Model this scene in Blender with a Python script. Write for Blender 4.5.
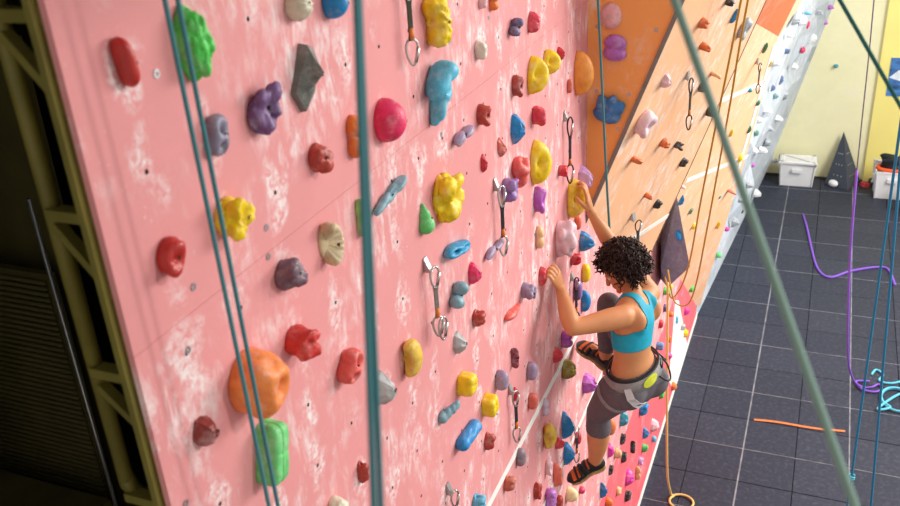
import bpy, math, random
import numpy as np
from mathutils import Vector, Matrix

for o in list(bpy.data.objects):
    bpy.data.objects.remove(o)
S = bpy.context.scene
COL = S.collection

# ------------------------------------------------------------------ camera, light, exposure
CAM_X = np.array((0.92567087, 0.37359113, -0.05969172))      # camera right, in world axes
CAM_UP = -np.array((0.11395915, -0.42578401, -0.89761979))   # camera up
CAM_FWD = np.array((-0.36075857, 0.82409808, -0.43670998))   # viewing direction
cd = bpy.data.cameras.new('camera')
cd.sensor_width = 36.0
cd.lens = 36.0
cd.clip_start = 0.05
cam = bpy.data.objects.new('camera', cd)
COL.objects.link(cam)
M = Matrix.Identity(4)
for i in range(3):
    M[i][0] = CAM_X[i]
    M[i][1] = CAM_UP[i]
    M[i][2] = -CAM_FWD[i]
M[2][3] = 6.0
cam.matrix_world = M
cd.dof.use_dof = True
cd.dof.focus_distance = 4.6
cd.dof.aperture_fstop = 4.0
S.camera = cam

world = bpy.data.worlds.new('hall_daylight')
S.world = world
world.use_nodes = True
bg = world.node_tree.nodes['Background']
bg.inputs[0].default_value = (1.0, 0.985, 0.96, 1)
bg.inputs[1].default_value = 0.85

def area(name, loc, target, sx, sy, power, col=(1, 1, 1)):
    l = bpy.data.lights.new(name, 'AREA')
    l.shape = 'RECTANGLE'
    l.size = sx
    l.size_y = sy
    l.energy = power
    l.color = col
    o = bpy.data.objects.new(name, l)
    COL.objects.link(o)
    o.location = loc
    d = Vector(target) - Vector(loc)
    o.rotation_euler = d.to_track_quat('-Z', 'Y').to_euler()
    return o
area('window_daylight', (4.5, 10.0, 6.0), (-1.0, 8.5, 2.4), 5.0, 3.0, 800, (1.0, 0.98, 0.95))
sun = bpy.data.lights.new('sun_through_windows', 'SUN')
sun.energy = 1.0
sun.angle = math.radians(5)
sun.color = (1.0, 0.97, 0.93)
so = bpy.data.objects.new('sun_through_windows', sun)
COL.objects.link(so)
so.rotation_euler = Vector((-1.0, -0.45, -0.50)).to_track_quat('-Z', 'Y').to_euler()

vs = S.view_settings
vs.view_transform = 'Standard'
vs.look = 'None'
vs.gamma = 1.0
vs.use_curve_mapping = False
vs.exposure = 0.0

# ------------------------------------------------------------------ helpers
def lin(c):
    return tuple((x / 255 / 12.92) if x / 255 <= 0.04045 else ((x / 255 + 0.055) / 1.055) ** 2.4 for x in c)

MATS = {}
def mat(name, rgb, rough=0.6, var=0.12, scale=14.0, bump=0.0, bscale=90.0, chalk=0.0, metal=0.0, spec=0.4, stretch=None):
    if name in MATS:
        return MATS[name]
    m = bpy.data.materials.new(name)
    m.use_nodes = True
    nt = m.node_tree
    N = nt.nodes
    K = nt.links
    p = N['Principled BSDF']
    p.inputs['Roughness'].default_value = rough
    p.inputs['Metallic'].default_value = metal
    p.inputs['Specular IOR Level'].default_value = spec
    geo = N.new('ShaderNodeNewGeometry')
    vec = geo.outputs['Position']
    if stretch:
        mp = N.new('ShaderNodeMapping')
        mp.inputs['Scale'].default_value = stretch
        K.new(vec, mp.inputs['Vector'])
        vec = mp.outputs['Vector']
    c = lin(rgb)
    n = N.new('ShaderNodeTexNoise')
    n.inputs['Scale'].default_value = scale
    n.inputs['Detail'].default_value = 6
    K.new(vec, n.inputs['Vector'])
    r = N.new('ShaderNodeValToRGB')
    r.color_ramp.elements[0].position = 0.3
    r.color_ramp.elements[1].position = 0.7
    r.color_ramp.elements[0].color = tuple(x * (1 - var) for x in c) + (1,)
    r.color_ramp.elements[1].color = tuple(min(1, x * (1 + var)) for x in c) + (1,)
    K.new(n.outputs['Fac'], r.inputs[0])
    out = r.outputs[0]
    if chalk > 0:
        n2 = N.new('ShaderNodeTexNoise')
        n2.inputs['Scale'].default_value = 22
        n2.inputs['Detail'].default_value = 8
        n2.inputs['Roughness'].default_value = 0.7
        K.new(geo.outputs['Position'], n2.inputs['Vector'])
        r2 = N.new('ShaderNodeValToRGB')
        r2.color_ramp.elements[0].position = 0.5
        r2.color_ramp.elements[1].position = 0.72
        r2.color_ramp.elements[0].color = (0, 0, 0, 1)
        r2.color_ramp.elements[1].color = (chalk, chalk, chalk, 1)
        K.new(n2.outputs['Fac'], r2.inputs[0])
        mx = N.new('ShaderNodeMix')
        mx.data_type = 'RGBA'
        K.new(r2.outputs[0], mx.inputs['Factor'])
        K.new(out, mx.inputs[6])
        mx.inputs[7].default_value = (0.86, 0.82, 0.8, 1)
        out = mx.outputs[2]
    K.new(out, p.inputs['Base Color'])
    if bump > 0:
        n3 = N.new('ShaderNodeTexNoise')
        n3.inputs['Scale'].default_value = bscale
        n3.inputs['Detail'].default_value = 4
        K.new(vec, n3.inputs['Vector'])
        b = N.new('ShaderNodeBump')
        b.inputs['Strength'].default_value = bump
        b.inputs['Distance'].default_value = 0.004
        K.new(n3.outputs['Fac'], b.inputs['Height'])
        K.new(b.outputs[0], p.inputs['Normal'])
    MATS[name] = m
    return m

def wall_paint(name, rgb, chalk_amt=0.75, blotch=2.6, lo=0.5, grain=0.05, rough=0.7, nuts=False):
    """Textured climbing-wall paint with worn chalk smears that have shapes of their own."""
    if name in MATS:
        return MATS[name]
    m = bpy.data.materials.new(name)
    m.use_nodes = True
    nt = m.node_tree
    N = nt.nodes
    K = nt.links
    p = N['Principled BSDF']
    p.inputs['Roughness'].default_value = rough
    p.inputs['Specular IOR Level'].default_value = 0.25
    geo = N.new('ShaderNodeNewGeometry')
    pos = geo.outputs['Position']
    c = lin(rgb)
    def noise(scale, detail=6, rough_=0.6, vec=pos, dist=0.0):
        n = N.new('ShaderNodeTexNoise')
        n.inputs['Scale'].default_value = scale
        n.inputs['Detail'].default_value = detail
        n.inputs['Roughness'].default_value = rough_
        n.inputs['Distortion'].default_value = dist
        K.new(vec, n.inputs['Vector'])
        return n.outputs['Fac']
    def ramp(src, a, b, va, vb):
        r = N.new('ShaderNodeMapRange')
        r.inputs[1].default_value = a
        r.inputs[2].default_value = b
        r.inputs[3].default_value = va
        r.inputs[4].default_value = vb
        K.new(src, r.inputs[0])
        return r.outputs[0]
    def mul(a, b):
        x = N.new('ShaderNodeMath')
        x.operation = 'MULTIPLY'
        K.new(a, x.inputs[0])
        K.new(b, x.inputs[1])
        return x.outputs[0]
    def add(a, b):
        x = N.new('ShaderNodeMath')
        x.operation = 'ADD'
        x.use_clamp = True
        K.new(a, x.inputs[0])
        K.new(b, x.inputs[1])
        return x.outputs[0]
    rot = N.new('ShaderNodeMapping')
    rot.inputs['Rotation'].default_value = (math.radians(28), 0, 0)
    rot.inputs['Scale'].default_value = (8.0, 19.0, 6.5)
    K.new(pos, rot.inputs['Vector'])
    streak = ramp(noise(1.4, 9, 0.72, rot.outputs['Vector'], 0.4), 0.47, 0.66, 0, 1)
    blot = ramp(noise(blotch, 4, 0.55, dist=0.8), lo, lo + 0.17, 0, 1)
    soft = ramp(noise(6.0, 8, 0.7, dist=1.2), 0.56, 0.78, 0, 0.55)
    speck = ramp(noise(70.0, 3, 0.6), 0.66, 0.74, 0, 0.5)
    f = add(mul(streak, blot), add(mul(soft, blot), mul(speck, ramp(noise(1.7, 2), 0.42, 0.6, 0.15, 1))))
    if nuts:
        # brushed chalk around the bolt holes of the 0.2 m grid
        def vm(op, a, b=None):
            x = N.new('ShaderNodeVectorMath')
            x.operation = op
            K.new(a, x.inputs[0])
            if b is not None:
                x.inputs[1].default_value = b
            return x.outputs[0]
        q = vm('SUBTRACT', pos, (0, 1.24, 5.635))
        q = vm('DIVIDE', q, (1, 0.198, 0.2))
        q = vm('ADD', q, (0.5, 0.5, 0.5))
        q = vm('SUBTRACT', vm('FRACTION', q), (0.5, 0.5, 0.5))
        q = vm('MULTIPLY', q, (0, 1, 1))
        wn = N.new('ShaderNodeTexNoise')
        wn.inputs['Scale'].default_value = 9.0
        wn.inputs['Detail'].default_value = 3
        K.new(pos, wn.inputs['Vector'])
        wv = vm('MULTIPLY', vm('SUBTRACT', wn.outputs['Color'], (0.5, 0.5, 0.5)), (0, 0.9, 0.9))
        ad = N.new('ShaderNodeVectorMath')
        ad.operation = 'ADD'
        K.new(q, ad.inputs[0])
        K.new(wv, ad.inputs[1])
        mp = N.new('ShaderNodeMapping')
        mp.inputs['Rotation'].default_value = (math.radians(-28), 0, 0)
        mp.inputs['Scale'].default_value = (1, 1.9, 0.9)
        K.new(ad.outputs[0], mp.inputs['Vector'])
        ln = N.new('ShaderNodeVectorMath')
        ln.operation = 'LENGTH'
        K.new(mp.outputs[0], ln.inputs[0])
        ring = ramp(ln.outputs['Value'], 0.46, 0.26, 0, 1)
        f = add(f, mul(mul(ring, ramp(noise(45.0, 5, 0.7, dist=0.5), 0.42, 0.62, 0, 1)), ramp(noise(3.3, 1), 0.42, 0.58, 0, 0.95)))
    g = N.new('ShaderNodeMath')
    g.operation = 'MULTIPLY'
    K.new(f, g.inputs[0])
    g.inputs[1].default_value = chalk_amt
    base = N.new('ShaderNodeValToRGB')
    base.color_ramp.elements[0].position = 0.25
    base.color_ramp.elements[1].position = 0.75
    base.color_ramp.elements[0].color = tuple(x * (1 - grain * 1.6) for x in c) + (1,)
    base.color_ramp.elements[1].color = tuple(min(1, x * (1 + grain)) for x in c) + (1,)
    K.new(noise(3.0, 10, 0.75), base.inputs[0])
    mx = N.new('ShaderNodeMix')
    mx.data_type = 'RGBA'
    K.new(g.outputs[0], mx.inputs['Factor'])
    K.new(base.outputs[0], mx.inputs[6])
    mx.inputs[7].default_value = (0.88, 0.84, 0.83, 1)
    K.new(mx.outputs[2], p.inputs['Base Color'])
    b = N.new('ShaderNodeBump')
    b.inputs['Strength'].default_value = 0.25
    b.inputs['Distance'].default_value = 0.003
    K.new(noise(220.0, 3), b.inputs['Height'])
    K.new(b.outputs[0], p.inputs['Normal'])
    MATS[name] = m
    return m

def tag(o, label=None, cat=None, group=None, kind=None):
    if label: o['label'] = label
    if cat: o['category'] = cat
    if group: o['group'] = group
    if kind: o['kind'] = kind
    return o

def link(name, me, parent=None):
    o = bpy.data.objects.new(name, me)
    COL.objects.link(o)
    if parent is not None:
        o.parent = parent
    return o

def mesh(name, v, f, m=None, parent=None, smooth=False):
    me = bpy.data.meshes.new(name)
    me.from_pydata([tuple(map(float, x)) for x in v], [], [tuple(map(int, q)) for q in f])
    if m is not None:
        for k in (m if isinstance(m, (list, tuple)) else [m]):
            me.materials.append(k)
    me.polygons.foreach_set('use_smooth', [smooth] * len(me.polygons))
    me.update()
    return link(name, me, parent)

def empty(name, loc=(0, 0, 0)):
    o = bpy.data.objects.new(name, None)
    o.empty_display_size = 0.1
    COL.objects.link(o)
    o.location = loc
    return o

class MB:
    """collects shapes into one mesh"""
    def __init__(s):
        s.v = []
        s.f = []
    def add(s, v, f):
        k = len(s.v)
        s.v += [tuple(map(float, x)) for x in v]
        s.f += [tuple(int(i) + k for i in q) for q in f]
        return s
    def box(s, lo, hi):
        x0, y0, z0 = lo
        x1, y1, z1 = hi
        return s.add([(x0, y0, z0), (x1, y0, z0), (x1, y1, z0), (x0, y1, z0), (x0, y0, z1), (x1, y0, z1), (x1, y1, z1), (x0, y1, z1)],
                     [(3, 2, 1, 0), (4, 5, 6, 7), (0, 1, 5, 4), (1, 2, 6, 5), (2, 3, 7, 6), (3, 0, 4, 7)])
    def tube(s, pts, r, n=8, cap=True, flat=None):
        v, f = tube_vf(pts, r, n, flat)
        return s.add(v, f)
    def build(s, name, m, parent=None, smooth=False, loc=None):
        v = s.v
        if loc is not None:
            v = [(a - loc[0], b - loc[1], c - loc[2]) for a, b, c in v]
        o = mesh(name, v, s.f, m, parent, smooth)
        if loc is not None:
            o.location = loc
        return o

def tube_vf(pts, r, n=8, flat=None):
    P = np.array(pts, float)
    m = len(P)
    R = np.full(m, r, float) if np.isscalar(r) else np.array(r, float)
    T = np.gradient(P, axis=0)
    T /= np.linalg.norm(T, axis=1)[:, None] + 1e-12
    a = np.array((0, 0, 1.0)) if abs(T[0][2]) < 0.9 else np.array((1.0, 0, 0))
    if flat is not None:
        a = np.array(flat, float)
    v = []
    u = a - T[0] * (a @ T[0])
    for i in range(m):
        u = u - T[i] * (u @ T[i])
        u /= np.linalg.norm(u) + 1e-12
        w = np.cross(T[i], u)
        for k in range(n):
            t = 2 * math.pi * k / n
            v.append(P[i] + R[i] * (math.cos(t) * u + math.sin(t) * w))
    f = []
    for i in range(m - 1):
        for k in range(n):
            f.append((i * n + k, i * n + (k + 1) % n, (i + 1) * n + (k + 1) % n, (i + 1) * n + k))
    f.append(tuple(reversed(range(n))))
    f.append(tuple(range((m - 1) * n, m * n)))
    return v, f

def spline(pts, k=8, closed=False):
    P = [np.array(p, float) for p in pts]
    n = len(P)
    out = []
    for i in range(n if closed else n - 1):
        if closed:
            p0, p1, p2, p3 = P[(i - 1) % n], P[i], P[(i + 1) % n], P[(i + 2) % n]
        else:
            p0, p1, p2, p3 = P[max(i - 1, 0)], P[i], P[i + 1], P[min(i + 2, n - 1)]
        for j in range(k):
            t = j / k
            out.append(0.5 * (2 * p1 + (p2 - p0) * t + (2 * p0 - 5 * p1 + 4 * p2 - p3) * t * t + (3 * p1 - p0 - 3 * p2 + p3) * t ** 3))
    out.append(P[0] if closed else P[-1])
    return out

def slab(name, poly, normal, th, m, parent=None):
    """flat panel: the polygon is its front face, th its thickness behind it"""
    P = [np.array(p, float) for p in poly]
    n = np.array(normal, float)
    n /= np.linalg.norm(n)
    nf = np.cross(P[1] - P[0], P[2] - P[1])
    if nf @ n < 0:
        P = P[::-1]
    k = len(P)
    v = P + [p - n * th for p in P]
    f = [tuple(range(k)), tuple(reversed(range(k, 2 * k)))]
    for i in range(k):
        j = (i + 1) % k
        f.append((i, i + k, j + k, j))
    return mesh(name, v, f, m, parent)

# ------------------------------------------------------------------ climbing hold shapes
# unit hold: x right and y up over the wall in [-.5, .5], z out of the wall in [0, 1]
def _noise(P, seed, fr=3.0, k=7):
    g = np.random.RandomState(seed)
    o = np.zeros(len(P))
    for _ in range(k):
        d = g.normal(size=3)
        d /= np.linalg.norm(d)
        o += np.sin(P @ d * fr * g.uniform(1.5, 4.0) + g.uniform(0, 6.28))
    return o / k

def _poly_rad(pts, ph):
    """distance from the centre to a star-shaped outline, for every angle"""
    P = np.array(pts + pts[:1], float)
    an = np.unwrap(np.arctan2(P[:, 1], P[:, 0]))
    out = []
    for t in ph:
        d = np.array((math.cos(t), math.sin(t)))
        best = 0.02
        for p, q in zip(P[:-1], P[1:]):
            e = q - p
            den = d[0] * e[1] - d[1] * e[0]
            if abs(den) < 1e-9:
                continue
            k = (p[0] * e[1] - p[1] * e[0]) / den
            w = (p[0] * d[1] - p[1] * d[0]) / den
            if k > 0 and -1e-6 <= w <= 1 + 1e-6:
                best = max(best, k)
        out.append(best)
    return np.array(out)

OUTLINES = {
    'blade': [(-.05, .5), (.22, .47), (.22, .12), (.5, -.22), (.02, -.5), (-.5, -.2), (-.3, .05)],
    'wedge': [(-.3, .42), (.1, .5), (.5, .05), (.3, -.42), (-.1, -.5), (-.5, -.05)],
    'fin': [(-.25, .35), (.1, .5), (.35, .1), (.2, -.5), (-.3, -.25)],
}

def _facet(kind, seed, g):
    """angular holds: an outline, a ridge and flat planes"""
    nphi = 14 if kind in OUTLINES else 10
    ph = np.linspace(0, 2 * np.pi, nphi, endpoint=False) + 0.1
    if kind in OUTLINES:
        pts = OUTLINES[kind]
        ph = np.sort(np.mod([math.atan2(y, x) for x, y in pts] + [math.atan2((p[1] + q[1]) / 2, (p[0] + q[0]) / 2) for p, q in zip(pts, pts[1:] + pts[:1])], 2 * math.pi))
        nphi = len(ph)
        rad = _poly_rad(pts, ph)
    else:
        rad = 0.5 * (1 + g.uniform(-0.25, 0.02, nphi))
        if kind == 'gem':
            rad = rad * (1 - 0.2 * np.abs(np.cos(ph)))
    rings = [(1.0, 0.0), (0.94, 0.30), (0.62, 0.78), (0.25, 1.0)] if kind != 'blade' else [(1.0, 0.0), (0.96, 0.35), (0.60, 0.62), (0.2, 0.9)]
    V, F = [], []
    for i, (q, z) in enumerate(rings):
        j = g.uniform(-0.14, 0.14, nphi) if i > 1 else np.zeros(nphi)
        x, y = rad * q * np.cos(ph), rad * q * np.sin(ph)
        sl = 1.0
        if kind == 'blade':
            sl = np.where(y > 0.05, 1.15, 0.75)
        if kind == 'wedge':
            sl = 1.0 - 0.5 * (y + 0.1)
        V += [(x[k], y[k], max(0.0, z * (1 + j[k]) * (sl[k] if np.ndim(sl) else sl))) for k in range(nphi)]
    nr = len(rings)
    V.append((0.02, 0.03, 1.02 if kind != 'blade' else 0.95))
    for i in range(nr - 1):
        for k in range(nphi):
            F.append((i * nphi + k, i * nphi + (k + 1) % nphi, (i + 1) * nphi + (k + 1) % nphi, (i + 1) * nphi + k))
    for k in range(nphi):
        F.append(((nr - 1) * nphi + k, (nr - 1) * nphi + (k + 1) % nphi, nr * nphi))
    F.append(tuple(reversed(range(nphi))))
    return np.array(V, float), F

def _recipe(kind, g):
    """rounded holds: ellipsoids (centre, radii, turn) melted together, and dents (place, size, depth)"""
    B, D = [], []
    rnd = lambda n, spread, r0, r1, z0, z1: [((spread * math.cos(t) * q, spread * math.sin(t) * q, g.uniform(z0, z1)), (r, r, r * 1.1), 0)
                                             for t, q, r in zip(g.uniform(0, 6.28, n), np.sqrt(g.uniform(0.1, 1, n)), g.uniform(r0, r1, n))]
    core = ((0, 0, .1), (.46, .47, .62), 0)
    if kind == 'pill':
        B = [((0, .18, .3), (.42, .30, .6), 0), ((0, -.18, .3), (.42, .30, .6), 0), ((0, 0, .3), (.44, .40, .62), 0)]
    elif kind == 'dome':
        B = [((0, 0, .12), (.48, .48, .80), 0)]
    elif kind == 'shell':
        B = [((0, 0, .05), (.46, .50, .92), 0)]
    elif kind == 'lumpy':
        B = [((0, 0, .1), (.44, .47, .66), 0)] + rnd(13, .27, .13, .19, .45, .66)
    elif kind == 'cluster':
        B = [((0, 0, .1), (.40, .42, .5), 0)] + rnd(8, .30, .16, .24, .35, .72)
        D = [((g.uniform(-.2, .2), .12, .75), .16, .30)]
    elif kind == 'cloud':
        B = [((0, 0, .1), (.36, .42, .5), 0)] + rnd(14, .38, .13, .18, .30, .75)
    elif kind == 'jug':
        B = [((0, -.08, .15), (.44, .40, .55), 0), ((.02, .12, .62), (.36, .20, .32), 0), ((.05, -.2, .5), (.3, .2, .35), 0)]
        D = [((0, .42, .42), .22, .55)]
    elif kind == 'pocket':
        B = [((0, 0, .1), (.48, .48, .78), 0), ((-.2, .2, .45), (.22, .25, .3), 0), ((-.15, -.25, .4), (.25, .2, .3), 0)]
        D = [((.04, -.06, .72), .15, .60), ((-.40, .05, .45), .14, .16), ((.05, .38, .6), .12, .10)]
    elif kind == 'twohole':
        B = [((.04, .2, .35), (.36, .30, .50), 0), ((-.05, -.18, .30), (.40, .32, .5), 0), ((0, 0, .3), (.38, .32, .5), 0)]
        D = [((.02, .17, .70), .13, .60), ((-.08, -.26, .62), .11, .58), ((-.42, .2, .35), .16, .2)]
    elif kind == 'claw':
        B = [((-.05, -.12, .2), (.36, .34, .5), 0), ((.0, -.28, .45), (.22, .18, .34), 0), ((-.14, .16, .5), (.20, .18, .34), 0), ((.12, .24, .62), (.18, .18, .34), 0), ((.22, .30, .66), (.14, .14, .22), 0), ((.16, -.05, .62), (.14, .16, .3), 0)]
        D = [((-.05, .02, .8), .14, .35), ((.10, -.22, .85), .07, .4)]
    elif kind == 'mitt':
        B = [((0, .04, .1), (.40, .42, .5), 0), ((-.16, .22, .5), (.24, .26, .36), 0), ((.18, .22, .60), (.22, .16, .30), .5), ((.0, -.24, .45), (.28, .24, .34), 0), ((.26, -.04, .5), (.16, .24, .3), 0), ((-.08, -.36, .2), (.2, .14, .3), 0)]
        D = [((.08, .04, .80), .20, .50), ((-.36, -.08, .45), .16, .25)]
    elif kind == 'anvil':
        B = [((-.10, .22, .40), (.42, .17, .46), .75), ((.12, .34, .6), (.22, .16, .36), 0), ((.16, .02, .3), (.22, .22, .40), 0), ((.06, -.24, .22), (.14, .26, .34), -.2), ((-.02, -.42, .15), (.08, .12, .2), 0)]
        D = [((.10, .10, .75), .10, .40)]
    elif kind == 'saddle':
        B = [((.20, .30, .45), (.20, .20, .46), .4), ((.10, .06, .30), (.20, .24, .36), .4), ((-.10, -.18, .26), (.26, .20, .32), .4), ((-.22, -.36, .3), (.2, .14, .30), .4)]
        D = [((-.05, .12, .7), .16, .3)]
    elif kind == 'crescent':
        B = [((.26 * math.cos(t) + .02, .38 * math.sin(t), .42), (.13, .14, .46), 0) for t in np.linspace(-1.6, 1.6, 9)] + [((.06, 0, .02), (.26, .40, .26), 0)]
    elif kind == 'sausage':
        B = [((.06 * math.cos(t), .40 * math.sin(t), .25 + .36 * math.cos(t)), (.24, .17, .30), 0) for t in np.linspace(-1.35, 1.35, 8)]
        D = [((-.40, 0, .30), .2, .35)]
    elif kind == 'finger':
        B = [((-.14, -.24, .15), (.34, .24, .35), 0), ((-.05, -.05, .4), (.24, .22, .3), 0), ((.06, .12, .62), (.2, .2, .26), 0), ((.16, .28, .80), (.18, .18, .20), 0)]
    elif kind == 'horn':
        B = [((0, -.2, .2), (.4, .3, .4), 0), ((.05, .05, .5), (.25, .22, .3), 0), ((.1, .3, .8), (.16, .18, .2), 0)]
    elif kind == 'dish':
        B = [((0, 0, .02), (.42, .52, .90), 0)]
        D = [((-.34, .04, .62), .25, .58), ((-.40, -.30, .42), .10, .2), ((-.10, .12, .85), .10, .12)]
    elif kind == 'ring':
        B = [((.04, .06, .15), (.42, .44, .66), 0), ((.10, .22, .6), (.22, .2, .28), 0), ((-.05, -.2, .55), (.25, .22, .30), 0)]
        D = [((.0, .02, .80), .20, .55)]
    elif kind == 'twolobe':
        B = [((.12, .22, .42), (.27, .26, .50), 0), ((-.10, -.22, .36), (.32, .26, .46), 0), ((.05, -.32, .5), (.16, .14, .24), 0)]
        D = [((-.12, .04, .65), .14, .30)]
    elif kind == 'cup':
        B = [((-.02, .14, .3), (.42, .30, .55), 0), ((.04, -.2, .2), (.24, .28, .42), 0), ((.06, -.40, .15), (.10, .12, .25), 0), ((.08, .3, .6), (.28, .16, .30), 0)]
        D = [((.02, .40, .66), .24, .55)]
    elif kind == 'slit':
        B = [((0, .16, .22), (.40, .32, .56), 0), ((0, -.20, .22), (.42, .28, .6), 0)]
    elif kind == 'teardrop':
        B = [((0, -.2, .15), (.46, .30, .7), 0), ((-.02, .08, .1), (.3, .28, .5), 0), ((-.03, .34, .05), (.12, .16, .25), 0)]
    elif kind == 'ridged':
        B = [((.10 * math.cos(t * 1.2) - .03, .32 * math.sin(t), .36), (.34, .20, .58), 0) for t in np.linspace(-1.3, 1.3, 5)]
        D = [((-.36, .1, .4), .18, .3)]
    elif kind == 'ribbed':
        B = [((0, 0, .15), (.47, .47, .72), 0)]
        D = [((.05, .08, .9), .12, .35)]
    elif kind == 'finger3':
        B = [((-.02, -.22, .2), (.44, .24, .6), 0), ((-.24, .06, .35), (.17, .32, .45), .25), ((.04, .12, .4), (.17, .34, .5), 0), ((.27, .06, .35), (.17, .30, .45), -.3)]
    elif kind == 'plank':
        B = [((0, y, .35), (.34, .16, .5), 0) for y in np.linspace(-.34, .34, 7)]
        D = [((-.3, .0, .7), .12, .12)]
    else:
        B = [core] + rnd(5, .25, .18, .26, .3, .6)
    return B, D

def hold_shape(kind, seed=0, nphi=26, nr=9):
    g = np.random.RandomState(seed + 17)
    if kind in ('wedge', 'blade', 'facet', 'gem', 'fin'):
        V, F = _facet(kind, seed, g)
        V[:, 2] /= V[:, 2].max()
        return V, F, False
    ph = np.linspace(0, 2 * np.pi, nphi, endpoint=False)
    th = np.linspace(np.pi / 2, 0, nr + 1)[:-1]
    dirs = [(math.sin(t) * math.cos(p), math.sin(t) * math.sin(p), math.cos(t)) for t in th for p in ph] + [(0, 0, 1.0)]
    dirs = np.array(dirs)
    if kind == 'block':
        e = 6.0
        q = np.abs(dirs / np.array((.5, .5, .95)))
        R = 1.0 / (q ** e).sum(1) ** (1 / e)
        R = R * (1 + 0.03 * _noise(dirs, seed, 4))
        R = R * (1 - 0.06 * np.exp(-((dirs[:, 1] * R - .05) / .03) ** 2) - 0.06 * np.exp(-((dirs[:, 0] * R + .05) / .03) ** 2))
    else:
        B, D = _recipe(kind, g)
        R = np.full(len(dirs), 0.04)
        acc = np.exp(26 * R)
        for c, r, tr in B:
            c, r = np.array(c, float), np.array(r, float)
            ct, st = math.cos(tr), math.sin(tr)
            dx, dy = dirs[:, 0] * ct + dirs[:, 1] * st, -dirs[:, 0] * st + dirs[:, 1] * ct
            cx, cy = c[0] * ct + c[1] * st, -c[0] * st + c[1] * ct
            d = np.stack([dx / r[0], dy / r[1], dirs[:, 2] / r[2]], 1)
            o = np.array((cx / r[0], cy / r[1], c[2] / r[2]))
            a = (d * d).sum(1)
            bq = d @ o
            disc = bq * bq - a * (o @ o - 1)
            k = np.where(disc > 0, (bq + np.sqrt(np.maximum(disc, 0))) / a, 0.0)
            acc = acc + np.exp(26 * np.maximum(k, 0))
        R = np.log(acc) / 26
        P = dirs * R[:, None]
        for c, sz, dep in D:
            c = np.array(c, float)
            l = np.linalg.norm(c)
            ang = np.arccos(np.clip(dirs @ (c / l), -1, 1))
            R = R * (1 - dep * np.exp(-(ang * l / sz) ** 2))
        P = dirs * R[:, None]
        if kind == 'slit':
            R = R * (1 - 0.13 * np.exp(-((P[:, 1] + 0.02 + 0.3 * P[:, 0]) / 0.05) ** 2))
        if kind == 'ridged':
            R = R * (0.97 + 0.04 * np.sign(np.sin(30 * (P[:, 1] + 0.4 * P[:, 0]) + 2 * np.sin(8 * P[:, 0]))))
        if kind == 'ribbed':
            R = R * (0.95 + 0.06 * np.cos(11 * np.arctan2(P[:, 1], P[:, 0])))
        if kind not in ('pill', 'dome', 'shell', 'teardrop', 'finger'):
            R = R * (1 + 0.035 * _noise(P, seed + 5, 7.0) + 0.03 * _noise(P, seed + 6, 14.0))
            if kind in ('lumpy', 'cluster', 'mitt', 'claw', 'jug'):
                R = R * (1.02 - 0.10 * np.exp(-(_noise(P, seed + 8, 5.5) / 0.10) ** 2))
    V = dirs * R[:, None]
    V[:, 2] = np.maximum(V[:, 2], 0)
    V[:nphi, 2] = 0
    F = []
    for i in range(nr - 1):
        for k in range(nphi):
            F.append((i * nphi + k, i * nphi + (k + 1) % nphi, (i + 1) * nphi + (k + 1) % nphi, (i + 1) * nphi + k))
    last = (nr - 1) * nphi
    for k in range(nphi):
        F.append((last + k, last + (k + 1) % nphi, nr * nphi))
    F.append(tuple(reversed(range(nphi))))
    lo, hi = V[:, :2].min(0), V[:, :2].max(0)
    V[:, :2] = (V[:, :2] - (lo + hi) / 2) / (hi - lo)
    V[:, 2] /= V[:, 2].max()
    return V, F, True

def hold_local(kind, seed, L, H, P, rot, big=False):
    V, F, sm = hold_shape(kind, seed, 60 if big else 30, 22 if big else 11)
    V = V * np.array((L, H, P))
    t = math.radians(rot)
    x = V[:, 0] * math.cos(t) - V[:, 1] * math.sin(t)
    y = V[:, 0] * math.sin(t) + V[:, 1] * math.cos(t)
    return np.stack([x, y, V[:, 2]], 1), F, sm
def _unit(v):
    v = np.array(v, float)
    return v / np.linalg.norm(v)
# wall planes: origin, right-hand direction over the wall, up direction over the wall, outward normal
def _frame(o, d, lean):
    d = _unit(d)
    up = np.array(lean, float)
    n = _unit(np.cross(d, up))
    if n[0] < 0 and abs(n[0]) > 0.3:
        n = -n
    return np.array(o, float), d, _unit(np.cross(n, d)) * (1 if np.cross(n, d)[2] > 0 else -1), n
T16 = math.radians(16)
D16 = (math.sin(T16), math.cos(T16), 0)
PLANES = {
    'pink': (np.array((-1.15, 0, 0.)), np.array((0, 1., 0)), np.array((0, 0, 1.)), np.array((1., 0, 0))),
    'side': (np.array((-1.15, 4.59, 0.)), np.array((1., 0, 0)), np.array((0, 0, 1.)), np.array((0, -1., 0))),
    'over': _frame((-1.11, 4.59, 3.98), D16, (0.386, 0, 1)),
    'far': _frame((-1.15, 10.6, 0), D16, (0.386, 0, 1)),
    'back': (np.array((0, 15.8, 0.)), np.array((1., 0, 0)), np.array((0, 0, 1.)), np.array((0, -1., 0))),
}

def white_x(y, z):
    """the white end wall leans out more and more towards the back"""
    return -1.13 + 0.0784 * (y - 10.7) + (0.09 + 0.0339 * (y - 10.7)) * z
def plane_frame(pl, a, b):
    """point on a wall at (along, up), with the wall's directions there"""
    if pl == 'white':
        e = 1e-3
        p = np.array((white_x(a, b), a, b))
        d = _unit((white_x(a + e, b) - p[0], e, 0))
        u = np.array((white_x(a, b + e) - p[0], 0, e))
        u = _unit(u - d * (u @ d))
        return p, d, u, np.cross(d, u)
    o, d, u, n = PLANES[pl]
    return o + d * a + u * b, d, u, n

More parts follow.
